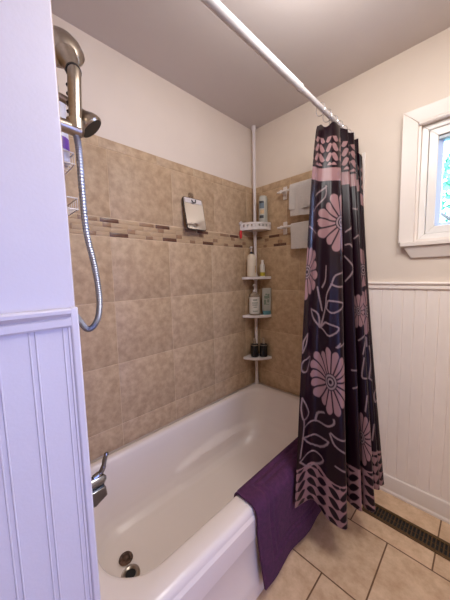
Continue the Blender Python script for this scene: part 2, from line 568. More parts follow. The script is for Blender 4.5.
def frame(mb, x0, x1, z0, z1, t, y0, y1, mi=0, slope=0.0):
    """mitred rectangular frame, T wide, from y0 (room side) back to y1"""
    o = [(x0, z0), (x1, z0), (x1, z1), (x0, z1)]
    i = [(x0 + t, z0 + t), (x1 - t, z0 + t), (x1 - t, z1 - t), (x0 + t, z1 - t)]
    for k in range(4):
        q = (k + 1) % 4
        vs = [(o[k][0], y0, o[k][1]), (o[q][0], y0, o[q][1]), (i[q][0], y0 + slope, i[q][1]), (i[k][0], y0 + slope, i[k][1])]
        vs += [(x, y1, z) for x, _, z in vs]
        mb.add(vs, [(0, 1, 2, 3), (7, 6, 5, 4), (0, 4, 5, 1), (1, 5, 6, 2), (2, 6, 7, 3), (3, 7, 4, 0)], mi)


m = MB()
# casing: two legs and a head, mitred, thicker at the outside
t = 0.066
for quad in ([(OX0, OZ0), (OX0 + t, OZ0), (OX0 + t, OZ1 - t), (OX0, OZ1)], [(OX1 - t, OZ0), (OX1, OZ0), (OX1, OZ1), (OX1 - t, OZ1 - t)], [(OX0, OZ1), (OX0 + t, OZ1 - t), (OX1 - t, OZ1 - t), (OX1, OZ1)]):
    vs = [(x, -0.026 if (x in (OX0, OX1) or z == OZ1) else -0.014, z) for x, z in quad] + [(x, -0.0003, z) for x, z in quad]
    m.add(vs, [(0, 1, 2, 3), (7, 6, 5, 4), (0, 4, 5, 1), (1, 5, 6, 2), (2, 6, 7, 3), (3, 7, 4, 0)])
m.build('casing', MT['white'], win, bevel=0.003)
m = MB()
m.box((1.018, -0.040, 1.443), (1.76, 0.05, 1.466))
m.build('sill', MT['white'], win, bevel=0.004)
m = MB()
vs = []
for x0, x1, y, z in ((1.033, 1.745, -0.031, 1.442), (1.066, 1.712, -0.012, 1.384)):
    vs += [(x0, y, z), (x1, y, z), (x1, -0.0003, z), (x0, -0.0003, z)]
m.add(vs, [(0, 1, 2, 3), (7, 6, 5, 4), (0, 4, 5, 1), (1, 5, 6, 2), (2, 6, 7, 3), (3, 7, 4, 0)])
m.build('apron', MT['white'], win, bevel=0.002)
m = MB()
frame(m, WX0 - 0.003, WX1 + 0.003, WZ0 - 0.004, WZ1 + 0.003, 0.012, -0.004, 0.1)
m.build('jamb', MT['white'], win, bevel=0.0015)
# rounded stop along the head
MB().tube([(WX0, -0.006, WZ1 - 0.002), (WX1, -0.006, WZ1 - 0.002)], 0.010, 12).build('head_stop', MT['white'], win)
m = MB()
frame(m, WX0 + 0.009, WX1 - 0.009, WZ0 + 0.006, WZ1 - 0.009, 0.028, 0.016, 0.1)
m.build('window_frame', MT['vinyl'], win, bevel=0.003)
sa = MB()
frame(sa, 1.116, 1.664, 1.506, 2.018, 0.036, 0.024, 0.09)
sash = sa.build('sash', MT['vinyl'], win, bevel=0.003)
m = MB()
frame(m, 1.152, 1.628, 1.542, 1.982, 0.018, 0.036, 0.085, 0, 0.02)
m.build('glazing_bead', MT['bluebead'], sash, bevel=0.001)
MB().box((1.152, 0.028, 1.962), (1.628, 0.05, 1.978)).build('top_bar', MT['screen_bar'], sash, bevel=0.002)
MB().box((1.165, 0.066, 1.55), (1.615, 0.070, 1.97)).build('glass', MT['glass'], sash)

# ------------------------------------------------------------------ outdoors
struct('ground', MB().box((-14, 0.3, -1.0), (16, 24, -0.9)), MT['lawn'], 'green lawn outside the window')


def tree(loc, h, rx, n, seed, label):
    rnd = random.Random(seed)
    t_ = thing('tree', label, 'tree', loc, None)
    x, y, z = loc
    pts = [(x, y, z), (x + 0.05, y, z + h * 0.25), (x - 0.05, y + 0.05, z + h * 0.5), (x, y, z + h * 0.85)]
    mb = MB().tube(spline(pts, 5), [0.12 - 0.1 * k / 15 for k in range(16)], 10)
    for k in range(9):
        a = rnd.uniform(0, 2 * PI)
        zz = z + h * rnd.uniform(0.3, 0.75)
        mb.tube([(x, y, zz), (x + 0.45 * rx * math.cos(a), y + 0.45 * rx * math.sin(a), zz + 0.3), (x + 0.8 * rx * math.cos(a), y + 0.8 * rx * math.sin(a), zz + 0.45)], [0.035, 0.02, 0.01], 6)
    mb.build('trunk', MT['bark'], t_)
    cl = MB()
    cents = [(rnd.gauss(0, 0.5) * rx, rnd.gauss(0, 0.5) * rx, h * rnd.uniform(0.25, 1.0)) for _ in range(34)]
    for _ in range(n):
        c = rnd.choice(cents)
        p = Vector((x + c[0] + rnd.gauss(0, 0.28), y + c[1] + rnd.gauss(0, 0.28), z + c[2] + rnd.gauss(0, 0.25)))
        d = Vector((rnd.gauss(0, 1), rnd.gauss(0, 1), rnd.gauss(-0.3, 0.7))).normalized()
        s = d.orthogonal().normalized()
        s.rotate(Matrix.Rotation(rnd.uniform(0, 6.28), 3, d))
        L, W = rnd.uniform(0.07, 0.13), rnd.uniform(0.03, 0.05)
        nn = d.cross(s) * W * 0.25
        cl.add([p, p + d * L * 0.5 + s * W + nn, p + d * L, p + d * L * 0.5 - s * W + nn, p + d * L * 0.5], [(0, 1, 4), (1, 2, 4), (2, 3, 4), (3, 0, 4)])
    cl.build('foliage', MT['leaf'], t_)
    return t_


tree((1.05, 4.2, -0.9), 4.2, 1.2, 4200, 3, 'green leafy tree seen through the window')

# ------------------------------------------------------------------ bathtub
tub = thing('bathtub', 'white built-in bathtub in the tan tiled alcove', 'bathtub', (0.38, -0.76, 0))
RZ = 0.407
T0, T1, B0, B1 = 0.0085, 0.757, -1.5245, -0.0085       # outer edges
loops = []
N = 14
for z, ins in ((0.0, 0), (0.385, 0), (0.397, 0.004), (0.404, 0.011), (RZ, 0.022)):
    loops.append(rrect(T0 + ins, T1 - ins, B0 + ins, B1 - ins, 0.012 + ins * 0.5, z, N))
# (x0, x1, y0, y1, corner radius, z) down the basin
basin = [(0.052, 0.676, -1.478, -0.062, 0.150, RZ), (0.060, 0.667, -1.470, -0.072, 0.148, RZ - 0.004), (0.067, 0.659, -1.463, -0.082, 0.147, RZ - 0.016),
         (0.074, 0.652, -1.457, -0.100, 0.147, 0.36), (0.082, 0.644, -1.452, -0.130, 0.147, 0.31), (0.090, 0.636, -1.446, -0.160, 0.147, 0.26), (0.100, 0.626, -1.440, -0.195, 0.147, 0.21),
         (0.110, 0.616, -1.433, -0.232, 0.147, 0.17), (0.122, 0.604, -1.424, -0.272, 0.145, 0.13), (0.142, 0.584, -1.408, -0.318, 0.140, 0.098), (0.170, 0.556, -1.385, -0.365, 0.128, 0.078), (0.205, 0.520, -1.35, -0.42, 0.11, 0.070)]
fine = []
for i in range(len(basin) - 1):
    for k in range(4 if i > 1 else 1):
        tt = k / (4 if i > 1 else 1)
        fine.append(tuple(a + (b - a) * tt for a, b in zip(basin[i], basin[i + 1])))
fine.append(basin[-1])


def resample(loop, per_side=60):
    """even points along each long side so the armrest can be shaped"""
    n4 = N + 1
    c = [loop[k * n4:(k + 1) * n4] for k in range(4)]
    out = []
    for k in range(4):
        out += c[k]
        a, b = c[k][-1], c[(k + 1) % 4][0]
        ns = per_side if k in (1, 3) else 24
        out += [tuple(a[j] + (b[j] - a[j]) * (q + 1) / (ns + 1) for j in range(3)) for q in range(ns)]
    return out


loops = [resample(l) for l in loops]
for x0, x1, y0, y1, r, z in fine:
    l = resample(rrect(x0, x1, y0, y1, r, z, N))
    out = []
    for x, y, zz in l:
        if x < (x0 + x1) / 2 and -0.92 < y < -0.20:
            s = (y + 0.92) / 0.72
            ridge = 0.215 - 0.05 * (1 - math.sin(PI * min(1, s * 1.05)) ** 0.6)
            env = math.sin(PI * s) ** 0.55
            if zz < ridge:
                dz = (ridge - zz)
                x += 0.042 * env * min(1, dz / 0.018) * max(0, 1 - max(0, dz - 0.018) / 0.16)
        out.append((x, y, zz))
    loops.append(out)
m = MB().loft(loops, cap0=False, cap1=True)
m.build('basin', MT['tub'], tub, smooth=50)
# apron skirt with a shallow recessed panel
m = MB()
x = 0.7572
y0, y1 = B0 + 0.012, B1 - 0.012
outer = [(y0, 0.002), (y1, 0.002), (y1, 0.378), (y0, 0.378)]
inner = [(y0 + 0.05, 0.075), (y1 - 0.05, 0.075), (y1 - 0.05, 0.285), (y0 + 0.05, 0.285)]
inn2 = [(y0 + 0.062, 0.087), (y1 - 0.062, 0.087), (y1 - 0.062, 0.273), (y0 + 0.062, 0.273)]
vs = [(x, a, b) for a, b in outer] + [(x + 0.008, a + (0.006 if a == y0 else -0.006), b + (0.004 if b < 0.1 else -0.012)) for a, b in outer] + [(x + 0.008, a, b) for a, b in inner] + [(x + 0.002, a, b) for a, b in inn2]
fs = []
for k in range(4):
    q = (k + 1) % 4
    for r in range(3):
        fs.append((r * 4 + k, r * 4 + q, r * 4 + q + 4, r * 4 + k + 4))
fs.append((12, 13, 14, 15))
m.add(vs, fs)
m.build('apron', MT['tub'], tub, bevel=0.003, smooth=30)
dr = MB().lathe([(0.0, 0.0715), (0.020, 0.0715), (0.022, 0.076), (0.028, 0.079), (0.037, 0.077), (0.039, 0.0705)], (0.362, -1.308, 0), n=32).build('drain_flange', MT['nickel'], tub)
MB().lathe([(0.0, 0.0), (0.019, 0.0), (0.021, 0.0015)], (0.362, -1.308, 0.0722), n=28).build('drain_hole', MT['hole'], dr)
m = MB().lathe([(0.0, 0.0), (0.026, 0.0), (0.030, 0.005), (0.028, 0.010), (0.018, 0.012), (0.016, 0.018), (0.007, 0.022), (0.0, 0.022)], (0.290, -1.296, 0.0705), n=28)
st = m.build('drain_stopper', MT['rust'], origin=(0.290, -1.296, 0.0705))
tag(st, 'dark rusty round stopper lying loose on the tub floor beside the drain', 'drain stopper')

# ------------------------------------------------------------------ tub spout with lever
sp = thing('tub_spout', 'chrome tub spout with curved lever on the near end wall', 'faucet', (0.38, -1.525, 0.56))
m = MB()
m.lathe([(0.034, 0.0), (0.034, 0.006), (0.026, 0.010)], (0.38, -1.5262, 0.56), (0, 1, 0), 24)
m.build('wall_flange', MT['dchrome'], sp)
m = MB()
m.tube([(0.38, -1.522, 0.572), (0.38, -1.42, 0.572), (0.38, -1.395, 0.570), (0.38, -1.385, 0.567)], [0.022, 0.022, 0.020, 0.010], 20)
m.build('valve_body', MT['dchrome'], sp)
m = MB()
m.add([(0.352, -1.52, 0.553), (0.408, -1.52, 0.553), (0.408, -1.52, 0.510), (0.352, -1.52, 0.510), (0.354, -1.392, 0.553), (0.406, -1.392, 0.553), (0.406, -1.388, 0.516), (0.354, -1.388, 0.516), (0.352, -1.43, 0.497), (0.408, -1.43, 0.497)],
      [(0, 4, 5, 1), (4, 7, 6, 5), (0, 3, 8, 7, 4), (1, 5, 6, 9, 2), (7, 8, 9, 6), (3, 2, 9, 8), (0, 1, 2, 3)])
m.build('spout', MT['dchrome'], sp, bevel=0.005, segs=3)
m = MB().tube(spline([(0.38, -1.425, 0.588), (0.38, -1.402, 0.596), (0.38, -1.390, 0.612), (0.38, -1.384, 0.636), (0.38, -1.377, 0.656)], 6), [0.012] * 6 + [0.0095] * 8 + [0.008] * 8 + [0.0075] * 3, 14)
m.lathe([(0.0, -0.008), (0.006, -0.007), (0.009, 0.0), (0.006, 0.007), (0.0, 0.008)], (0.38, -1.376, 0.657), (0, 0.3, 1), 16)
m.build('lever', MT['dchrome'], sp)

# ------------------------------------------------------------------ shower fittings
X = 0.47
sh = thing('wall_shower', 'fixed brushed nickel shower head on a wall arm behind the hand shower', 'shower head', (X, -1.525, 1.86))
MB().lathe([(0.030, 0.0), (0.030, 0.004), (0.018, 0.012)], (X - 0.06, -1.5262, 1.86), (0, 1, 0), 24).build('wall_flange', MT['nickel'], sh)
MB().tube(spline([(X - 0.06, -1.522, 1.86), (X - 0.06, -1.48, 1.872), (X - 0.05, -1.43, 1.862), (X - 0.045, -1.40, 1.835)], 6), 0.011, 14).build('shower_arm', MT['nickel'], sh)
ax = Vector((0.25, 0.62, -0.74)).normalized()
MB().lathe([(0.012, -0.045), (0.016, -0.03), (0.024, -0.012), (0.036, 0.006), (0.041, 0.018), (0.042, 0.028), (0.038, 0.033)], (X - 0.045, -1.385, 1.822), ax, 32).build('head_body', MT['nickel'], sh)
MB().lathe([(0.0, 0.031), (0.037, 0.032), (0.036, 0.034), (0.0, 0.0345)], (X - 0.045, -1.385, 1.822), ax, 32).build('spray_face', MT['rubber'], sh)

hs = thing('hand_shower', 'brushed nickel hand shower with flexible hose held in its bracket', 'hand shower', (X, -1.41, 1.78))
hb = Vector((X, -1.424, 1.775))
ht = Vector((X - 0.005, -1.416, 1.925))
MB().tube([hb - Vector((0, 0, 0.03)), hb, hb + (ht - hb) * 0.35, hb + (ht - hb) * 0.8, ht, ht + Vector((-0.008, 0.0, 0.02))], [0.0125, 0.0165, 0.018, 0.0185, 0.019, 0.017], 24).build('handle', MT['nickel'], hs)
MB().tube([ht + Vector((-0.003, 0, 0.002)), ht + Vector((-0.008, 0, 0.010))], 0.0215, 24).build('grip_collar', MT['rubber'], hs)
for k in range(4):
    q = hb + (ht - hb) * (0.25 + 0.17 * k)
    MB().lathe([(0.0, -0.004), (0.007, -0.003), (0.008, 0), (0.007, 0.003), (0.0, 0.004)], q + Vector((-0.012, -0.012, 0)), (0, 0, 1), 10).build('grip_bump', MT['rubber'], hs)
hc = ht + Vector((-0.058, -0.020, 0.092))
MB().tube([ht + Vector((-0.006, 0, 0.006)), ht + Vector((-0.018, -0.004, 0.030)), ht + Vector((-0.034, -0.010, 0.058))], [0.020, 0.024, 0.034], 24).build('neck', MT['nickel'], hs)
ax = Vector((-0.74, 0.30, -0.42)).normalized()
MB().lathe([(0.0, -0.044), (0.020, -0.041), (0.040, -0.032), (0.058, -0.015), (0.067, 0.004), (0.069, 0.014), (0.066, 0.020)], hc, ax, 36, sx=1.0, sy=1.0).build('spray_head', MT['nickel'], hs)
MB().lathe([(0.0, 0.020), (0.060, 0.0195), (0.065, 0.021), (0.060, 0.023), (0.0, 0.024)], hc, ax, 36).build('spray_face', MT['rubber'], hs)
hose = spline([(X, -1.424, 1.745), (X, -1.420, 1.70), (X - 0.002, -1.419, 1.58), (X - 0.002, -1.415, 1.46), (X, -1.400, 1.36), (X, -1.392, 1.27), (X, -1.396, 1.205), (X, -1.412, 1.168), (X, -1.434, 1.158), (X, -1.456, 1.19), (X - 0.01, -1.480, 1.25), (X - 0.03, -1.498, 1.40), (X - 0.05, -1.505, 1.60), (X - 0.055, -1.500, 1.74)], 26)
rad = [0.0098 if k % 2 else 0.0086 for k in range(len(hose))]
MB().tube(hose, rad, 12).build('hose', MT['hose'], hs, smooth=20)

br = thing('shower_bracket', 'brushed nickel barrel bracket gripping the hand shower', 'shower bracket', (X, -1.52, 1.765))
MB().tube([(X - 0.004, -1.5262, 1.766), (X - 0.004, -1.515, 1.766), (X - 0.003, -1.49, 1.764), (X, -1.44, 1.760), (X, -1.412, 1.758), (X, -1.404, 1.757)], [0.026, 0.020, 0.017, 0.0185, 0.0195, 0.012], 24).build('barrel', MT['nickel'], br)
MB().lathe([(0.018, -0.014), (0.0235, -0.014), (0.0235, 0.014), (0.018, 0.014), (0.018, -0.014)], (X, -1.4245, 1.772), (0, 0, 1), 28).build('grip_ring', MT['nickel'], br)

cd = thing('wire_caddy', 'white wire shower caddy hanging near the hand shower', 'shower caddy', (0.28, -1.47, 1.55))
m = MB()
CX0, CX1, CY0, CY1 = 0.175, 0.322, -1.518, -1.392
for z in (1.562, 1.600, 1.715, 1.752):
    m.tube([(CX0, CY0, z), (CX0, CY1, z), (CX1, CY1, z), (CX1, CY0, z), (CX0, CY0, z)], 0.0025, 8)
for k in range(7):
    xx = CX0 + (CX1 - CX0) * k / 6
    for zz, hh in ((1.562, 0.038), (1.715, 0.037)):
        m.tube([(xx, CY1, zz + hh), (xx, CY1, zz), (xx, CY0, zz)], 0.0018, 6)
for xx in (0.20, 0.30):
    m.tube([(xx, CY0, 1.562), (xx, CY0, 1.98)], 0.003, 8)
m.tube([(0.20, CY0, 1.97), (0.25, CY0 + 0.003, 2.02), (0.30, CY0, 1.97)], 0.003, 8)
m.build('wire_frame', MT['wplastic'], cd)


def bottle(name, label, cat, loc, prof, mats, mis, parts=(), n=24, sx=1.0, sy=1.0, ref=(0.7071, 0.7071, 0), group=None):
    """prof (radius, height) from the base up; PARTS are (name, profile, material)"""
    t_ = thing(name, label, cat, loc, group)
    MB().lathe(prof, loc, (0, 0, 1), n, sx=sx, sy=sy, ref=ref).build('bottle_body', mats, t_)
    for nm, pf, mm, *k in parts:
        MB().lathe(pf, loc, (0, 0, 1), n, sx=k[0] if k else sx, sy=k[1] if k else sy, ref=ref).build(nm, mm, t_)
    return t_


def band(z0, z1, r, e=0.0006):
    return [(r - 0.001, z0), (r + e, z0), (r + e, z1), (r - 0.001, z1)]


bottle('shampoo_bottle', 'white shampoo bottle with a purple lower label in the wire caddy', 'bottle', (0.282, -1.4285, 1.7175),
       [(0.0, 0.0), (0.027, 0.0), (0.033, 0.006), (0.034, 0.03), (0.034, 0.19), (0.030, 0.215), (0.016, 0.228), (0.0, 0.228)], MT['bluewhite'], 0,
       (('label', band(0.045, 0.085, 0.034), MT['purple_label']), ('cap', [(0.0, 0.226), (0.017, 0.226), (0.017, 0.258), (0.0, 0.260)], MT['greyb']), ('print', band(0.13, 0.142, 0.034), MT['label_dark'])))

# ------------------------------------------------------------------ shower mirror
mr = thing('shower_mirror', 'small frameless shaving mirror hanging on the tan tile wall', 'mirror', (0.006, -0.642, 1.80))


def rpoly(w, h, r, n=6):
    return [(p[0], p[1]) for p in rrect(-w / 2, w / 2, -h / 2, h / 2, r, 0, n)]


TILT = 0.19


def mpt(u, v, d):
    """u along the wall, v down from the top edge, d off the mirror's back"""
    c, s = math.cos(TILT), math.sin(TILT)
    return (0.018 + d * c - v * s, -0.642 + u, 1.803 + v * c + d * s)


pl = rpoly(0.154, 0.205, 0.014)
m = MB()
n = len(pl)
m.add([mpt(u, v - 0.1025, 0.0) for u, v in pl] + [mpt(u, v - 0.1025, 0.007) for u, v in pl], [tuple(range(n - 1, -1, -1)), tuple(range(n, 2 * n))] + [(i, (i + 1) % n, (i + 1) % n + n, i + n) for i in range(n)])
m.build('backing', MT['mirror_edge'], mr, bevel=0.001)
pl = rpoly(0.146, 0.197, 0.012)
m = MB()
m.add([mpt(u, v - 0.1025, 0.0072) for u, v in pl] + [mpt(u, v - 0.1025, 0.0085) for u, v in pl], [tuple(range(n - 1, -1, -1)), tuple(range(n, 2 * n))] + [(i, (i + 1) % n, (i + 1) % n + n, i + n) for i in range(n)])
m.build('mirror_glass', MT['mirror'], mr)
m = MB()
vs = [mpt(u, v, d) for d in (0.0086, 0.0105) for u, v in ((-0.066, -0.006), (0.066, -0.006), (0.066, -0.036), (-0.066, -0.036))]
m.add(vs, [(3, 2, 1, 0), (4, 5, 6, 7), (0, 1, 5, 4), (1, 2, 6, 5), (2, 3, 7, 6), (3, 0, 4, 7)])
m.build('top_strip', MT['wplastic'], mr, bevel=0.0008)
m = MB()
m.tube([mpt(-0.014, -0.016, 0.013), mpt(-0.012, -0.030, 0.015), mpt(0.0, -0.033, 0.017), mpt(0.012, -0.030, 0.015), mpt(0.016, -0.012, 0.013)], 0.0035, 8)
m.build('razor_hook', MT['rubber'], mr)
MB().lathe([(0.0, 0.0), (0.021, 0.0), (0.017, 0.008), (0.009, 0.016), (0.0, 0.018)], (0.0065, -0.642, 1.822), (1, 0, 0), 24).build('suction_cup', MT['cup'], mr)

# ------------------------------------------------------------------ corner tension-pole caddy
pc = thing('corner_pole_caddy', 'white corner tension pole with four quarter round shelves', 'shower caddy', (0.045, -0.045, RZ))
MB().tube([(0.045, -0.045, RZ + 0.03), (0.045, -0.045, 2.41)], 0.0125, 18).build('pole', MT['pole'], pc)
MB().lathe([(0.016, RZ + 0.0005), (0.017, RZ + 0.02), (0.0135, RZ + 0.034)], (0.045, -0.045, 0), n=18).build('foot', MT['pole'], pc)
MB().lathe([(0.0135, 2.405), (0.018, 2.415), (0.018, 2.4395)], (0.045, -0.045, 0), n=18).build('top_cap', MT['pole'], pc)


def quarter(rr, n=14, bul=0.236):
    """outline of a corner shelf: two wall edges and a bowed front"""
    e = 0.010
    pts = [(e, -e)]
    a, b = np.array((e, -rr)), np.array((rr, -e))
    mid = np.array((bul / 2, -bul / 2)) * 2 - (a + b) / 2
    for k in range(n + 1):
        t_ = k / n
        q = (1 - t_) ** 2 * a + 2 * t_ * (1 - t_) * mid + t_ * t_ * b
        pts.append(tuple(q))
    return pts


SZ = {1: 1.662, 2: 1.300, 3: 1.000, 4: 0.662}
for k in (2, 3, 4):
    pl = quarter(0.173)
    m = MB().prism(pl, SZ[k] - 0.021, SZ[k])
    m.lathe([(0.018, SZ[k] - 0.03), (0.018, SZ[k] + 0.012), (0.014, SZ[k] + 0.016)], (0.045, -0.045, 0), n=18)
    m.build('shelf', MT['wplastic'], pc, bevel=0.003)
pl = quarter(0.172)
m = MB().prism(pl, SZ[1] - 0.008, SZ[1])
# pierced rim of the basket: lower and upper bands with short posts between round gaps
arc = pl[1:]


def wall_band(mb, z0, z1, pts, th=0.004):
    q = [np.array(p) for p in pts]
    inn = []
    for i, p in enumerate(q):
        t_ = q[min(i + 1, len(q) - 1)] - q[max(i - 1, 0)]
        nrm = np.array((-t_[1], t_[0])) / np.linalg.norm(t_)
        inn.append(p + nrm * th)
    for i in range(len(q) - 1):
        a, b, c, d = q[i], q[i + 1], inn[i + 1], inn[i]
        vs = [(*a, z0), (*b, z0), (*c, z0), (*d, z0), (*a, z1), (*b, z1), (*c, z1), (*d, z1)]
        mb.add(vs, [(0, 3, 2, 1), (4, 5, 6, 7), (0, 1, 5, 4), (1, 2, 6, 5), (2, 3, 7, 6), (3, 0, 4, 7)])


dense = quarter(0.172, 56)[1:]
full = [(0.010, -0.010 - 0.162 * k / 10) for k in range(10)] + dense + [(0.172 - 0.162 * k / 10, -0.010) for k in range(1, 11)]
wall_band(m, SZ[1], SZ[1] + 0.016, dense)
wall_band(m, SZ[1] + 0.034, SZ[1] + 0.048, dense)
wall_band(m, SZ[1], SZ[1] + 0.045, full[:12])
wall_band(m, SZ[1], SZ[1] + 0.045, full[-12:])
for k in range(0, 56, 7):
    wall_band(m, SZ[1] + 0.016, SZ[1] + 0.034, dense[k:k + 5])
m.lathe([(0.018, SZ[1] - 0.03), (0.018, SZ[1] + 0.012), (0.014, SZ[1] + 0.016)], (0.045, -0.045, 0), n=18)
m.build('basket_shelf', MT['wplastic'], pc)


def pump(t_, loc, z, mm, turn=0.7, h=0.05):
    """lotion pump: collar, stem and spout"""
    x, y, zz = loc
    d = (math.cos(turn), math.sin(turn))
    MB().lathe([(0.012, z), (0.013, z + 0.002), (0.013, z + 0.014), (0.008, z + 0.017), (0.005, z + 0.018)], (x, y, zz), n=18).build('pump_collar', mm[0], t_)
    m_ = MB().tube([(x, y, zz + z + 0.016), (x, y, zz + z + h - 0.008)], 0.004, 10)
    m_.lathe([(0.0, z + h - 0.010), (0.010, z + h - 0.010), (0.010, z + h), (0.006, z + h + 0.004), (0.0, z + h + 0.004)], (x, y, zz), n=16)
    m_.tube([(x, y, zz + z + h - 0.002), (x + d[0] * 0.022, y + d[1] * 0.022, zz + z + h - 0.003), (x + d[0] * 0.034, y + d[1] * 0.034, zz + z + h - 0.012)], [0.006, 0.005, 0.0035], 10)
    m_.build('pump_head', mm[1], t_)


# top basket
e = 0.0004
b = bottle('body_wash_bottle', 'pale grey bottle with blue and orange label in the top basket', 'bottle', (0.128, -0.047, SZ[1] + e),
           [(0.0, 0.0), (0.029, 0.0), (0.032, 0.006), (0.033, 0.06), (0.033, 0.17), (0.032, 0.225), (0.027, 0.242), (0.012, 0.248), (0.0, 0.248)], MT['greyb'], 0, sx=1.0, sy=0.62, n=28)


def decal(parent, loc, u0, u1, z0, z1, r, sx, sy, mm, name='label', off=0.0007, ref=(0.7071, 0.7071, 0)):
    """a thin printed patch curved round the camera-side of a round or oval bottle; u in degrees from the front"""
    rf = Vector(ref)
    w = Vector((0, 0, 1)).cross(rf)
    m_ = MB()
    n_ = 8
    vs = []
    for zz in (z0, z1):
        for k in range(n_ + 1):
            a = math.radians(-90 + u0 + (u1 - u0) * k / n_)
            for rr in (r + off, r - 0.0005):
                p = Vector(loc) + rf * (rr * sx * math.cos(a)) + w * (rr * sy * math.sin(a))
                vs.append((p.x, p.y, p.z + zz))
    s = 2 * (n_ + 1)
    fs = []
    for k in range(n_):
        o_, i_ = 2 * k, 2 * k + 1
        fs += [(o_, o_ + 2, s + o_ + 2, s + o_), (i_, s + i_, s + i_ + 2, i_ + 2), (o_, i_, i_ + 2, o_ + 2), (s + o_, s + o_ + 2, s + i_ + 2, s + i_)]
    fs += [(0, s, s + 1, 1), (2 * n_, 2 * n_ + 1, s + 2 * n_ + 1, s + 2 * n_)]
    m_.add(vs, fs)
    return m_.build(name, mm, parent)


L0 = (0.128, -0.047, SZ[1] + e)
decal(b, L0, -62, 8, 0.150, 0.198, 0.033, 1.0, 0.62, MT['label_blue'])
decal(b, L0, -62, 4, 0.188, 0.205, 0.033, 1.0, 0.62, MT['label_dark'], off=0.0012)
decal(b, L0, -45, 8, 0.110, 0.142, 0.033, 1.0, 0.62, MT['label_orange'])
decal(b, L0, -62, 2, 0.078, 0.100, 0.033, 1.0, 0.62, MT['label_dark'])

rz = thing('razor', 'white razor with red handle hanging from the basket rim', 'razor', (0.016, -0.182, 1.70))
MB().tube(spline([(0.018, -0.160, 1.712), (0.016, -0.176, 1.716), (0.016, -0.182, 1.700), (0.017, -0.183, 1.668), (0.018, -0.182, 1.646)], 5), [0.004] * 4 + [0.006] * 12 + [0.005] * 5, 10).build('razor_neck', MT['wplastic'], rz)
MB().box((0.010, -0.197, 1.694), (0.030, -0.186, 1.712)).build('razor_head', MT['wplastic'], rz, bevel=0.003)
MB().tube([(0.018, -0.183, 1.652), (0.018, -0.184, 1.64), (0.019, -0.184, 1.61), (0.019, -0.183, 1.592)], [0.007, 0.010, 0.011, 0.006], 12).build('razor_handle', MT['red'], rz)

# second shelf
L0 = (0.060, -0.112, SZ[2] + e)
b = bottle('lotion_bottle', 'tall cream pump bottle on the second shelf down', 'bottle', L0,
           [(0.0, 0.0), (0.032, 0.0), (0.036, 0.005), (0.0365, 0.05), (0.0365, 0.125), (0.034, 0.150), (0.026, 0.168), (0.013, 0.176), (0.0, 0.176)], MT['cream'], 0)
pump(b, L0, 0.174, (MT['label_dark'], MT['wplastic']), 2.6, 0.056)
decal(b, L0, 40, 75, 0.03, 0.085, 0.0365, 1, 1, MT['label_orange'])
L0 = (0.122, -0.056, SZ[2] + e)
b = bottle('oil_bottle', 'small white bottle with yellow base beside the tall cream pump', 'bottle', L0,
           [(0.0, 0.0), (0.018, 0.0), (0.020, 0.004), (0.020, 0.082), (0.017, 0.092), (0.009, 0.098), (0.0, 0.098)], MT['label_white'], 0,
           (('cap', [(0.0, 0.096), (0.0105, 0.096), (0.0105, 0.124), (0.009, 0.127), (0.0, 0.127)], MT['wplastic']), ('yellow_band', band(0.004, 0.032, 0.020), MT['yellow'])))
# third shelf
L0 = (0.074, -0.098, SZ[3] + e)
b = bottle('soap_bottle', 'clear pump bottle with a big white label on the third shelf', 'bottle', L0,
           [(0.0, 0.0), (0.038, 0.0), (0.041, 0.005), (0.0415, 0.05), (0.0415, 0.145), (0.038, 0.160), (0.020, 0.170), (0.013, 0.182), (0.0, 0.182)], MT['clearp'], 0,
           (('label', band(0.012, 0.142, 0.0415, 0.001), MT['label_white']),))
for q, (u0, u1, z0, z1) in enumerate(((-22, 22, 0.116, 0.124), (-32, 30, 0.094, 0.100), (-28, 24, 0.078, 0.084), (-18, 20, 0.062, 0.067), (-25, 28, 0.03, 0.036))):
    decal(b, L0, u0, u1, z0, z1, 0.0415, 1, 1, MT['label_green'], 'print', off=0.0018)
pump(b, L0, 0.180, (MT['wplastic'], MT['wplastic']), 2.6, 0.058)
L0 = (0.146, -0.036, SZ[3] + e)
tb = thing('cream_tube', 'upright grey white squeeze tube with aqua cap beside the clear pump bottle', 'bottle', L0)
MB().lathe([(0.0, 0.032), (0.030, 0.032), (0.034, 0.036), (0.0345, 0.09), (0.036, 0.208), (0.0, 0.208)], L0, (0, 0, 1), 28, sx=1.0, sy=0.42, ref=(0.7071, 0.7071, 0)).build('tube_body', MT['greyb'], tb)
MB().lathe([(0.0, 0.0), (0.030, 0.0), (0.032, 0.003), (0.032, 0.031), (0.0, 0.033)], L0, (0, 0, 1), 28, sx=1.0, sy=0.5, ref=(0.7071, 0.7071, 0)).build('tube_cap', MT['aqua'], tb)
for q, (u0, u1, z0, z1) in enumerate(((-40, -8, 0.084, 0.12), (-36, 10, 0.126, 0.150), (2, 28, 0.096, 0.122), (8, 34, 0.128, 0.164), (-20, 4, 0.154, 0.166), (-40, 30, 0.080, 0.086))):
    decal(tb, L0, u0, u1, z0, z1, 0.0352, 1.0, 0.42, MT['label_green'], 'print')
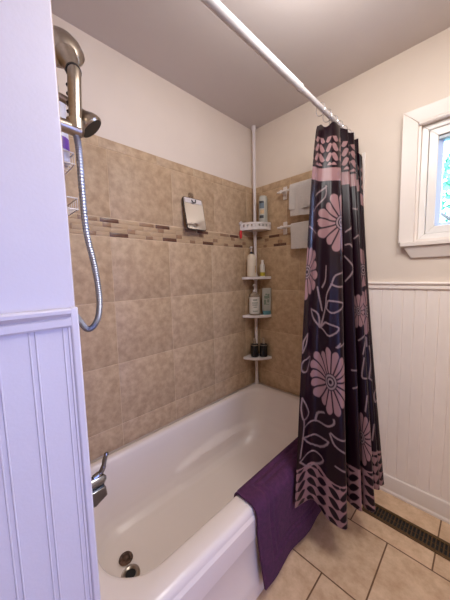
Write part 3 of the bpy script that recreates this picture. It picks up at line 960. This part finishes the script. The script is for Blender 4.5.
# bottom shelf: a pair of alike dark bottles
G = 'dark bottles on the bottom shelf'
for L0, lab in (((0.074, -0.104, SZ[4] + e), 'left of two dark clear topped bottles on the bottom shelf'), ((0.124, -0.054, SZ[4] + e), 'right of two dark clear topped bottles on the bottom shelf')):
    bottle('conditioner_bottle', lab, 'bottle', L0,
           [(0.0, 0.0), (0.028, 0.0), (0.031, 0.004), (0.0315, 0.04), (0.0315, 0.092), (0.027, 0.102), (0.012, 0.106), (0.0, 0.106)], MT['blackb'], 0,
           (('clear_cap', [(0.0, 0.104), (0.013, 0.104), (0.013, 0.112), (0.011, 0.116), (0.011, 0.142), (0.007, 0.147), (0.0, 0.147)], MT['clearp']), ('shoulder_band', band(0.0925, 0.0985, 0.0305), MT['clearp'])), group=G)

# ------------------------------------------------------------------ towel bars and towels on the end wall
for z, lab in ((1.895, 'upper white plastic towel bar on the end wall'), (1.648, 'lower white plastic towel bar on the end wall')):
    tbn = thing('towel_bar', lab, 'towel bar', (0.31, -0.006, z))
    for xx in (0.298, 0.755):
        bk = MB().box((xx - 0.016, -0.013, z - 0.045), (xx + 0.016, -0.0062, z + 0.045)).build('bracket', MT['wplastic'], tbn, bevel=0.003)
        MB().tube([(xx, -0.012, z), (xx, -0.045, z), (xx, -0.066, z)], [0.014, 0.011, 0.012], 14).build('post', MT['wplastic'], bk)
    MB().tube([(0.265, -0.058, z), (0.768, -0.058, z)], 0.0075, 14).build('bar', MT['wplastic'], tbn)


def towel(name, lab, x0, x1, z, front, back, y=-0.058, r=0.0095, th=0.006, layers=1, seed=0):
    """cloth folded over a bar: a strip swept along x with gentle waves"""
    rnd = random.Random(seed)
    ph = rnd.uniform(0, 6)
    m_ = MB()
    prof = [(y - r - 0.002, z - front * (1 - k / 12)) for k in range(12)]
    prof += [(y - r * math.cos(a), z + r * math.sin(a)) for a in [PI * k / 8 for k in range(9)]]
    prof += [(y + r + 0.002, z - back * k / 10) for k in range(1, 11)]
    nx = 26
    outs, inns = [], []
    for i in range(nx + 1):
        xx = x0 + (x1 - x0) * i / nx
        for j, (yy, zz) in enumerate(prof):
            drop = max(0.0, z - zz)
            wv = 0.006 * min(1, drop / 0.1) * math.sin(xx * 38 + ph) + 0.003 * math.sin(xx * 90 + ph * 2) * min(1, drop / 0.1)
            sag = -0.012 * (i / nx) * (drop / max(front, 0.01)) * (1 if yy < y else 0.6)
            sgn = -1 if yy < y else 1
            outs.append((xx, yy + wv * (1 if yy < y else 0.3) + sgn * 0.0, zz + sag))
            c = th * (-1 if j < 12 else 1 if j > 20 else 0)
            a = PI * (j - 12) / 8
            off = (-th, 0) if j < 12 else (th, 0) if j > 20 else (-th * math.cos(a), th * math.sin(a))
            inns.append((xx, yy + off[0] + wv * (1 if yy < y else 0.3), zz + off[1] + sag))
    k_ = len(prof)
    off = len(outs)
    fs = []
    for i in range(nx):
        for j in range(k_ - 1):
            a, b_, c, d = i * k_ + j, (i + 1) * k_ + j, (i + 1) * k_ + j + 1, i * k_ + j + 1
            fs += [(a, b_, c, d), (off + a, off + d, off + c, off + b_)]
    for i in range(nx):
        for j in (0, k_ - 1):
            a, b_ = i * k_ + j, (i + 1) * k_ + j
            fs.append((a, b_, off + b_, off + a))
    for j in range(k_ - 1):
        for i in (0, nx):
            a, d = i * k_ + j, i * k_ + j + 1
            fs.append((a, d, off + d, off + a))
    m_.add(outs + inns, fs)
    return m_.build(name, MT['towel'], origin=((x0 + x1) / 2, y, z), smooth=60)


t1 = towel('hand_towel', None, 0.378, 0.60, 1.895, 0.185, 0.15, seed=1)
tag(t1, 'thick white towel folded over the upper towel bar', 'towel')
fl = towel('outer_fold', None, 0.378, 0.60, 1.903, 0.150, 0.02, y=-0.061, r=0.017, th=0.005, seed=5)
fl.parent = t1
fl.location = Vector(fl.location) - Vector(t1.location)
t2 = towel('hand_towel', None, 0.380, 0.60, 1.648, 0.158, 0.13, seed=2)
tag(t2, 'thin white towel hanging on the lower towel bar', 'towel')

# ------------------------------------------------------------------ bath mat over the tub rim
ny, RT = 110, 0.0045
path = [(0.655, 0.350), (0.661, 0.385), (0.666, 0.404), (0.676, 0.4135), (0.700, 0.4145), (0.735, 0.4140), (0.755, 0.409), (0.768, 0.398), (0.7735, 0.378), (0.774, 0.34), (0.774, 0.29), (0.775, 0.24), (0.776, 0.19), (0.778, 0.13), (0.780, 0.08), (0.782, 0.028)]
pp = spline([(a, 0, b) for a, b in path], 9)
pp = [(p[0], p[2]) for p in pp]
acc = [0.0]
for p, q in zip(pp[:-1], pp[1:]):
    acc.append(acc[-1] + math.hypot(q[0] - p[0], q[1] - p[1]))
tot = acc[-1]
out, inn = [], []
for j, (px, pz) in enumerate(pp):
    a, b = pp[max(j - 1, 0)], pp[min(j + 1, len(pp) - 1)]
    tx, tz = b[0] - a[0], b[1] - a[1]
    ln = math.hypot(tx, tz)
    nx_, nz_ = -tz / ln, tx / ln
    if j > 0 and nx_ < 0 and pz < 0.39 and px > 0.7:
        nx_, nz_ = -nx_, -nz_
    if px < 0.68 and nx_ > 0:
        nx_, nz_ = -nx_, -nz_
    if 0.40 < pz and nz_ < 0:
        nx_, nz_ = -nx_, -nz_
    for i in range(ny + 1):
        s = i / ny
        y = -0.974 + s * 0.66 + 0.02 * max(0, (0.30 - pz) / 0.3) * (1 - s)
        hang = max(0, (0.38 - pz) / 0.3) if px > 0.7 else 0
        flare = 0.009 * hang ** 2 * max(0, 1 - s * 3.0) + 0.004 * math.sin(s * 14) * hang
        d_edge = min(s * 0.68, (1 - s) * 0.68, acc[j], tot - acc[j])
        groove = math.exp(-((d_edge - 0.085) / 0.008) ** 2) + math.exp(-((d_edge - 0.118) / 0.008) ** 2) * 0.8
        hem = 0.002 if d_edge < 0.014 else 0
        th = 0.0100 - 0.0065 * groove - hem
        lift = 0.035 * hang * max(0, 1 - s * 1.6)
        out.append((px + nx_ * th + flare, y, pz + nz_ * th + lift))
        inn.append((px + flare, y, pz + lift))
m = MB()
k_ = ny + 1
nj = len(pp)
off = len(out)
fs = []
for j in range(nj - 1):
    for i in range(ny):
        a, b, c, d = j * k_ + i, j * k_ + i + 1, (j + 1) * k_ + i + 1, (j + 1) * k_ + i
        fs += [(a, b, c, d), (off + a, off + d, off + c, off + b)]
for j in range(nj - 1):
    for i in (0, ny):
        a, d = j * k_ + i, (j + 1) * k_ + i
        fs.append((a, d, off + d, off + a))
for i in range(ny):
    for j in (0, nj - 1):
        a, b = j * k_ + i, j * k_ + i + 1
        fs.append((a, b, off + b, off + a))
m.add(out + inn, fs)
bm_ = m.build('bath_mat', MT['mat'], origin=(0.72, -0.64, 0.41), smooth=60)
tag(bm_, 'purple terry bath mat draped over the tub rim', 'bath mat')

# ------------------------------------------------------------------ floor register
vt = thing('floor_register', 'long dark bronze floor vent with slats along the beadboard wall', 'floor vent', (1.2, -0.195, 0))
m = MB()
vx0, vx1, vy0, vy1 = 0.93, 1.56, -0.247, -0.148
w = 0.017
for a, b in (((vx0, vy0), (vx1, vy0 + w)), ((vx0, vy1 - w), (vx1, vy1)), ((vx0, vy0 + w), (vx0 + w, vy1 - w)), ((vx1 - w, vy0 + w), (vx1, vy1 - w))):
    m.box((a[0], a[1], 0.0003), (b[0], b[1], 0.006))
m.build('frame', MT['brass'], vt, bevel=0.0015)
m = MB()
k = vx0 + w + 0.004
while k < vx1 - w - 0.006:
    m.add([(k, vy0 + w, 0.0045), (k + 0.0042, vy0 + w, 0.0045), (k + 0.0042, vy1 - w, 0.0045), (k, vy1 - w, 0.0045), (k - 0.002, vy0 + w, 0.0008), (k + 0.0022, vy0 + w, 0.0008), (k + 0.0022, vy1 - w, 0.0008), (k - 0.002, vy1 - w, 0.0008)],
          [(0, 1, 2, 3), (7, 6, 5, 4), (0, 4, 5, 1), (1, 5, 6, 2), (2, 6, 7, 3), (3, 7, 4, 0)])
    k += 0.0155
ym = (vy0 + vy1) / 2
m.box((vx0 + w, ym - 0.0015, 0.001), (vx1 - w, ym + 0.0015, 0.0022))
m.build('slats', MT['brass'], vt)
MB().box((vx0 + 0.005, vy0 + 0.005, 0.0002), (vx1 - 0.005, vy1 - 0.005, 0.0006)).build('duct', MT['ventdark'], vt)

# ------------------------------------------------------------------ curtain rod and shower curtain
RX, RDZ = 0.745, 2.117
rod = thing('curtain_rod', 'white telescoping tension rod across the tub alcove', 'curtain rod', (RX, -0.76, RDZ))
MB().tube([(RX, -1.5255, RDZ), (RX, -0.600, RDZ)], 0.0155, 24).build('outer_tube', MT['rod'], rod)
MB().tube([(RX, -0.62, RDZ), (RX, -0.008, RDZ)], 0.0125, 24).build('inner_tube', MT['rod'], rod)
MB().tube([(RX, -0.602, RDZ), (RX, -0.594, RDZ)], [0.0165, 0.0145], 24).build('collar', MT['rod'], rod)
MB().lathe([(0.024, 0.0), (0.024, 0.008), (0.017, 0.022)], (RX, -0.0065, RDZ), (0, -1, 0), 24).build('end_cap', MT['rod'], rod)
MB().lathe([(0.024, 0.0), (0.024, 0.008), (0.017, 0.022)], (RX, -1.5262, RDZ), (0, 1, 0), 24).build('end_cap', MT['rod'], rod)

#CURTAIN_BEGIN
# the hanging cloth: fold by fold, plan positions (x, y, z) at the heading and at the hem
C_TOP = [(0.735, -0.412, 2.045), (0.738, -0.350, 2.058), (0.775, -0.331, 2.066), (0.782, -0.262, 2.078),
         (0.722, -0.245, 2.078), (0.777, -0.229, 2.076), (0.799, -0.205, 2.076),
         (0.725, -0.180, 2.076), (0.791, -0.163, 2.076), (0.806, -0.140, 2.076),
         (0.730, -0.105, 2.074), (0.791, -0.073, 2.074), (0.802, -0.055, 2.072),
         (0.755, -0.048, 2.030), (0.818, -0.080, 1.985), (0.829, -0.064, 1.970)]
C_BOT = [(0.802, -0.736, 0.27), (0.832, -0.628, 0.26), (0.908, -0.625, 0.205), (0.978, -0.594, 0.19),
         (0.905, -0.450, 0.20), (0.950, -0.474, 0.205), (0.998, -0.468, 0.20),
         (0.930, -0.360, 0.20), (1.000, -0.440, 0.20), (1.042, -0.422, 0.20),
         (0.950, -0.280, 0.20), (1.005, -0.290, 0.20), (1.020, -0.268, 0.20),
         (0.960, -0.180, 0.20), (1.015, -0.245, 0.20), (1.030, -0.225, 0.20)]


def cr_dense(P, per):
    """centripetal-like smooth curve through the fold points, one sample list per control interval"""
    P = np.array(P, float)
    P = np.vstack([2 * P[0] - P[1], P, 2 * P[-1] - P[-2]])
    out_ = []
    for i in range(1, len(P) - 2):
        a, b, c, d = P[i - 1:i + 3]
        t_ = (np.arange(per) / per)[:, None]
        m1, m2 = (c - a) * 0.42, (d - b) * 0.42
        out_.append((2 * t_ ** 3 - 3 * t_ ** 2 + 1) * b + (t_ ** 3 - 2 * t_ ** 2 + t_) * m1 + (-2 * t_ ** 3 + 3 * t_ ** 2) * c + (t_ ** 3 - t_ ** 2) * m2)
    out_.append(P[-2][None])
    return np.vstack(out_)


def curtain_grid(per=44, nv=620):
    top, bot = cr_dense(C_TOP, per), cr_dense(C_BOT, per)
    lt = np.r_[0, np.cumsum(np.linalg.norm(np.diff(top, axis=0), axis=1))]
    lb = np.r_[0, np.cumsum(np.linalg.norm(np.diff(bot, axis=0), axis=1))]
    u = (lt + lb) / 2
    t_ = np.linspace(0, 1, nv)[:, None, None]
    # the room-side edge swings out of the tub early, the wall-side folds hang straight
    w_ = t_ ** (0.66 + 0.34 * np.minimum(1, u / 0.35) + 0.35 * np.clip((u - 0.75) / 0.3, 0, 1))[None, :, None]
    g = top[None] * (1 - w_) + bot[None] * w_
    g[:, :, 2] = (top[None, :, 2] * (1 - t_[:, :, 0]) + bot[None, :, 2] * t_[:, :, 0])
    # soft secondary ripples, dying out towards the heading
    rip = 0.004 * np.sin(u * 70)[None, :] * np.sin(t_[:, :, 0] * PI) ** 0.7
    g[:, :, 0] += rip
    # gathered heading is pinched between the hooks
    g[:, :, 2] -= 0.006 * (1 + np.cos(u * 2 * PI / 0.11))[None, :] * np.exp(-t_[:, :, 0] * 60)
    v = t_[:, :, 0] * 1.83 + 0 * u[None]
    return g, np.broadcast_to(u[None], v.shape), v
#CURTAIN_END


#PATTERN_BEGIN
STROKES = [[(0.119,0.328),(0.04,0.378)],[(0.114,0.325),(0.115,0.339),(0.117,0.352),(0.116,0.366),(0.11,0.381),(0.095,0.398),(0.074,0.417),(0.051,0.436),(0.029,0.455)],[(0.107,0.446),(0.098,0.453),(0.089,0.46),(0.081,0.468),(0.075,0.476),(0.071,0.486),(0.068,0.497),(0.067,0.509),(0.067,0.52),(0.069,0.53),(0.072,0.54),(0.076,0.549),(0.08,0.559)],[(0.067,0.529),(0.102,0.523)],[(0.08,0.565),(0.066,0.559),(0.051,0.552),(0.037,0.546),(0.026,0.541),(0.018,0.537),(0.013,0.534),(0.009,0.532),(0.005,0.529)],[(0.418,0.541),(0.424,0.537),(0.431,0.533),(0.437,0.53),(0.442,0.526),(0.446,0.523),(0.448,0.52),(0.451,0.517),(0.453,0.514)],[(0.413,0.606),(0.42,0.605),(0.427,0.603),(0.433,0.602),(0.439,0.603),(0.443,0.606),(0.447,0.611),(0.45,0.616),(0.453,0.621)],[(0.644,0.571),(0.651,0.567),(0.658,0.562),(0.665,0.558),(0.67,0.556),(0.673,0.556),(0.676,0.558),(0.677,0.561),(0.678,0.565),(0.679,0.571),(0.679,0.58),(0.68,0.588),(0.68,0.597)],[(0.645,0.417),(0.653,0.419),(0.66,0.421),(0.668,0.422),(0.673,0.423),(0.676,0.422),(0.677,0.421),(0.678,0.419),(0.679,0.417)],[(0.408,0.662),(0.414,0.668),(0.421,0.673),(0.427,0.679),(0.433,0.686),(0.439,0.694),(0.445,0.703),(0.45,0.712),(0.452,0.721),(0.451,0.731),(0.446,0.741),(0.441,0.751),(0.435,0.76),(0.429,0.767),(0.422,0.774),(0.415,0.78),(0.408,0.786)],[(0.166,0.786),(0.157,0.801),(0.149,0.816),(0.14,0.831),(0.134,0.846),(0.131,0.86),(0.13,0.873),(0.129,0.887),(0.126,0.905),(0.121,0.928),(0.115,0.954),(0.108,0.981),(0.102,1.008)],[(0.166,0.78),(0.169,0.772),(0.172,0.763),(0.176,0.755),(0.182,0.748),(0.191,0.744),(0.202,0.741),(0.214,0.739),(0.226,0.736)],[(0.161,0.789),(0.169,0.792),(0.177,0.796),(0.185,0.799),(0.193,0.801),(0.201,0.802),(0.209,0.802),(0.217,0.801),(0.225,0.801)],[(0.135,0.902),(0.138,0.892),(0.14,0.881),(0.144,0.871),(0.153,0.866),(0.171,0.866),(0.195,0.869),(0.217,0.874),(0.228,0.881),(0.224,0.89),(0.209,0.902),(0.191,0.912),(0.176,0.919),(0.165,0.92),(0.155,0.917),(0.145,0.912),(0.135,0.908)],[(0.102,1.008),(0.109,0.998),(0.116,0.987),(0.124,0.978),(0.134,0.973),(0.15,0.972),(0.17,0.975),(0.188,0.981),(0.197,0.987),(0.194,0.996),(0.184,1.008),(0.169,1.019),(0.156,1.026),(0.144,1.026),(0.131,1.022),(0.117,1.016),(0.104,1.011)],[(0.047,0.922),(0.059,0.929),(0.071,0.935),(0.083,0.942),(0.091,0.952),(0.095,0.965),(0.097,0.98),(0.097,0.996),(0.098,1.011)],[(0.047,0.922),(0.052,0.934),(0.058,0.946),(0.063,0.958),(0.069,0.97),(0.076,0.981),(0.083,0.991),(0.091,1.001),(0.098,1.011)],[(0.085,0.822),(0.087,0.835),(0.09,0.849),(0.092,0.862),(0.095,0.875),(0.098,0.888),(0.101,0.901),(0.104,0.915),(0.107,0.928)],[(0.026,1.035),(0.02,1.043),(0.014,1.051),(0.009,1.059),(0.005,1.067),(0.003,1.076),(0.002,1.086),(0.002,1.096),(0.002,1.106)],[(0.026,1.038),(0.025,1.049),(0.024,1.06),(0.022,1.071),(0.02,1.082),(0.016,1.092),(0.012,1.101),(0.007,1.111),(0.002,1.12)],[(0.178,1.106),(0.179,1.098),(0.18,1.09),(0.182,1.083),(0.187,1.076),(0.196,1.07),(0.209,1.065),(0.223,1.06),(0.236,1.055)],[(0.645,1.073),(0.68,1.047)],[(0.889,1.073),(0.889,1.129)],[(0.052,1.15),(0.04,1.152),(0.027,1.154),(0.015,1.157),(0.007,1.162),(0.002,1.17),(-0.0,1.181),(-0.0,1.192),(0.002,1.2),(0.007,1.206),(0.014,1.212),(0.023,1.214),(0.031,1.212),(0.038,1.203),(0.046,1.188),(0.053,1.172),(0.061,1.156)],[(0.011,1.33),(0.01,1.344),(0.009,1.357),(0.008,1.371),(0.009,1.384),(0.012,1.399),(0.015,1.415),(0.02,1.429),(0.026,1.437),(0.035,1.438),(0.047,1.435),(0.056,1.428),(0.059,1.416),(0.053,1.399),(0.04,1.377),(0.025,1.353),(0.011,1.33)],[(0.026,1.437),(0.027,1.444),(0.029,1.45),(0.029,1.459),(0.029,1.475),(0.027,1.502),(0.023,1.536),(0.019,1.573),(0.015,1.608)],[(0.029,1.475),(0.091,1.457)],[(0.091,1.457),(0.093,1.444),(0.095,1.431),(0.098,1.418),(0.105,1.407),(0.117,1.396),(0.133,1.384),(0.15,1.376),(0.162,1.372),(0.17,1.375),(0.175,1.384),(0.178,1.395),(0.178,1.404),(0.175,1.411),(0.169,1.418),(0.16,1.425),(0.15,1.431),(0.138,1.437),(0.124,1.443),(0.109,1.449),(0.094,1.455)],[(0.024,1.52),(0.037,1.523),(0.049,1.527),(0.062,1.529),(0.077,1.528),(0.098,1.52),(0.124,1.508),(0.146,1.497),(0.156,1.496),(0.15,1.511),(0.133,1.536),(0.112,1.56),(0.092,1.573),(0.075,1.569),(0.058,1.555),(0.041,1.536),(0.024,1.52)],[(0.015,1.626),(0.026,1.621),(0.036,1.616),(0.048,1.612),(0.061,1.608),(0.08,1.603),(0.103,1.598),(0.123,1.595),(0.132,1.599),(0.127,1.614),(0.112,1.638),(0.092,1.661),(0.075,1.673),(0.06,1.67),(0.045,1.657),(0.03,1.641),(0.015,1.626)],[(0.162,1.457),(0.166,1.468),(0.17,1.479),(0.175,1.49),(0.182,1.499),(0.192,1.506),(0.204,1.512),(0.217,1.517),(0.229,1.523)],[(0.166,1.452),(0.172,1.456),(0.177,1.46),(0.183,1.463),(0.191,1.466),(0.201,1.468),(0.212,1.47),(0.224,1.471),(0.236,1.472)],[(0.203,1.055),(0.194,1.065),(0.185,1.075),(0.177,1.085),(0.176,1.094),(0.183,1.101),(0.197,1.107),(0.213,1.112),(0.228,1.118)],[(0.431,1.209),(0.453,1.206)],[(0.434,1.292),(0.454,1.28)],[(0.664,1.135),(0.68,1.079)],[(0.669,1.153),(0.664,1.176),(0.659,1.201),(0.655,1.223),(0.654,1.239),(0.658,1.247),(0.664,1.248),(0.673,1.248),(0.68,1.248)],[(0.901,1.129),(0.903,1.144),(0.905,1.158),(0.906,1.173),(0.906,1.191),(0.904,1.214),(0.9,1.239),(0.895,1.266),(0.891,1.292)],[(0.891,1.292),(0.905,1.304)],[(1.109,1.33),(1.104,1.336),(1.099,1.343),(1.094,1.349),(1.091,1.357),(1.09,1.367),(1.09,1.38),(1.092,1.391),(1.094,1.398),(1.097,1.399),(1.101,1.397),(1.105,1.392),(1.109,1.389)],[(0.675,1.327),(0.671,1.352),(0.666,1.377),(0.662,1.401),(0.661,1.419),(0.664,1.43),(0.669,1.437),(0.676,1.441),(0.682,1.446)],[(0.899,1.52),(0.886,1.596)],[(0.65,1.496),(0.657,1.502),(0.664,1.509),(0.67,1.515),(0.673,1.523),(0.672,1.532),(0.669,1.541),(0.664,1.551),(0.66,1.561)],[(0.184,1.585),(0.228,1.599)],[(0.126,0.712),(0.126,0.728),(0.125,0.745),(0.125,0.761),(0.123,0.775),(0.12,0.787),(0.115,0.798),(0.11,0.808),(0.105,0.819)]]
FLOWERS = [(0.217, 0.503, 0.155, 0.148, 15), (0.005, 0.745, 0.085, 0.135, 13), (0.895, 0.73, 0.07, 0.13, 13), (0.65, 0.931, 0.06, 0.09, 11), (0.902, 0.949, 0.05, 0.13, 11), (0.162, 1.23, 0.112, 0.152, 17), (0.641, 1.523, 0.065, 0.125, 15)]


def paint(u, v):
    """flat printed pattern of the cloth (u across, v down, metres) -> linear RGB"""
    pink = np.array(lin((132, 99, 99)))
    line = np.array(lin((124, 104, 104)))
    col = np.ones(u.shape + (3,)) * np.array(lin((24, 7, 16)))

    def put(mask, c):
        a = np.clip(mask, 0, 1)[..., None]
        col[:] = col * (1 - a) + c * a

    def sm(x, w=0.0016):
        return np.clip(0.5 + x / w, 0, 1)

    def vine_leaves(v0, v1, row, per, u0, c, sl):
        uu = np.mod(u - u0 + per / 2, per) - per / 2
        k = np.floor((v - v0 + np.abs(uu) * sl) / row)
        vv = (v - v0 + np.abs(uu) * sl) / row - k - 0.5
        a = (np.abs(uu) - per * 0.27) / (per * 0.235)
        put(sm((1 - a * a - np.abs(vv) / 0.40) * 0.012) * (v > v0) * (v < v1), c)

    # heading: pink leaves on the dark ground, then a plain pink stripe
    vine_leaves(0.075, 0.222, 0.049, 0.098, 0.105, pink, 0.6)
    put(sm(v - 0.236) * sm(0.300 - v), pink)
    # hem: a pink field with rows of dark leaves
    put(sm(v - 1.655 - 0.005 * np.sin(u * 40)), pink)
    vine_leaves(1.665, 1.83, 0.042, 0.098, 0.055, np.array(lin((22, 9, 17))), -0.6)
    # leaf outlines and vines
    for st in STROKES:
        pts = np.array(st)
        for a, b in zip(pts[:-1], pts[1:]):
            lo, hi = np.minimum(a, b) - 0.02, np.maximum(a, b) + 0.02
            i, j = np.nonzero((u > lo[0]) & (u < hi[0]) & (v > lo[1]) & (v < hi[1]))
            if len(i) == 0:
                continue
            q = np.stack([u[i, j], v[i, j]], 1)
            d = b - a
            t = np.clip(((q - a) @ d) / max(d @ d, 1e-9), 0, 1)
            dist = np.linalg.norm(q - a - t[:, None] * d, axis=1)
            m = sm(0.0034 - dist, 0.003)[:, None]
            col[i, j] = col[i, j] * (1 - m) + line * m
    # flower heads
    for fu, fv, ru, rv, n in FLOWERS:
        x, y = (u - fu) / ru, (v - fv) / rv
        r, th = np.hypot(x, y), np.arctan2(y, x)
        k = th * n / (2 * PI) + 0.13
        f = k - np.floor(k) - 0.5
        length = 0.93 + 0.07 * np.sin(np.floor(k) * 2.3)
        tip = length * (1 - 0.75 * np.abs(f) ** 2.2)
        put(sm(1.04 - r, 0.02) * (np.abs(f) < 2), np.array(lin((24, 7, 16))))
        gap = 0.5 - np.abs(f) - 0.080 / np.maximum(r, 0.05) * n / 15 * 0.75
        put(sm(tip - r, 0.03) * sm(r - 0.25, 0.02) * sm(gap * r, 0.05), pink)
        put(sm(0.030 - np.abs(r - 0.19), 0.02), line)
        put(sm(0.028 - np.abs(r - 0.09), 0.02), line)
    return col
#PATTERN_END


g, cu, cv = curtain_grid()
nv, nu = cu.shape
colr = paint(cu, cv)
cur0 = Vector((0.78, -0.24, 2.05))
me = bpy.data.meshes.new('shower_curtain')
verts = g.reshape(-1, 3) - np.array(cur0)
idx = np.arange(nv * nu).reshape(nv, nu)
faces = np.stack([idx[:-1, :-1], idx[1:, :-1], idx[1:, 1:], idx[:-1, 1:]], -1).reshape(-1, 4)
me.vertices.add(len(verts))
me.vertices.foreach_set('co', verts.astype(np.float32).ravel())
me.loops.add(faces.size)
me.loops.foreach_set('vertex_index', faces.astype(np.int32).ravel())
me.polygons.add(len(faces))
me.polygons.foreach_set('loop_start', np.arange(0, faces.size, 4, dtype=np.int32))
me.polygons.foreach_set('loop_total', np.full(len(faces), 4, dtype=np.int32))
me.polygons.foreach_set('use_smooth', np.ones(len(faces), dtype=bool))
me.update(calc_edges=True)
me.validate()
at_ = me.color_attributes.new('print', 'FLOAT_COLOR', 'POINT')
at_.data.foreach_set('color', np.concatenate([colr.reshape(-1, 3), np.ones((len(verts), 1))], 1).astype(np.float32).ravel())
me.materials.append(MT['curtain'])
cur = bpy.data.objects.new('shower_curtain', me)
COL.objects.link(cur)
cur.location = cur0
tag(cur, 'dark purple shower curtain printed with pink flowers, bunched at the rod end', 'shower curtain')
so = cur.modifiers.new('thickness', 'SOLIDIFY')
so.thickness = 0.0012
so.offset = 0

# rings
ring0 = None
ring_spots = [(-0.405, 'nearest the room'), (-0.330, 'second from the room end'), (-0.255, 'third from the room end'), (-0.185, 'fourth from the room end'), (-0.120, 'fifth from the room end'), (-0.060, 'nearest the end wall')]
for y, which in ring_spots:
    if ring0 is None:
        m = MB()
        pts = [(RX + 0.022 * math.cos(a), y, RDZ - 0.010 + 0.030 * math.sin(a)) for a in [2 * PI * k / 28 for k in range(28)]]
        m.tube(pts + pts[:1], 0.0016, 8)
        ring0 = m.build('curtain_ring', MT['chrome'], origin=(RX, y, RDZ))
        r_ = ring0
    else:
        r_ = ring0.copy()
        COL.objects.link(r_)
        r_.location = (RX, y, RDZ)
    tag(r_, 'thin metal curtain ring on the white rod, ' + which, 'curtain ring', 'curtain rings on the rod')
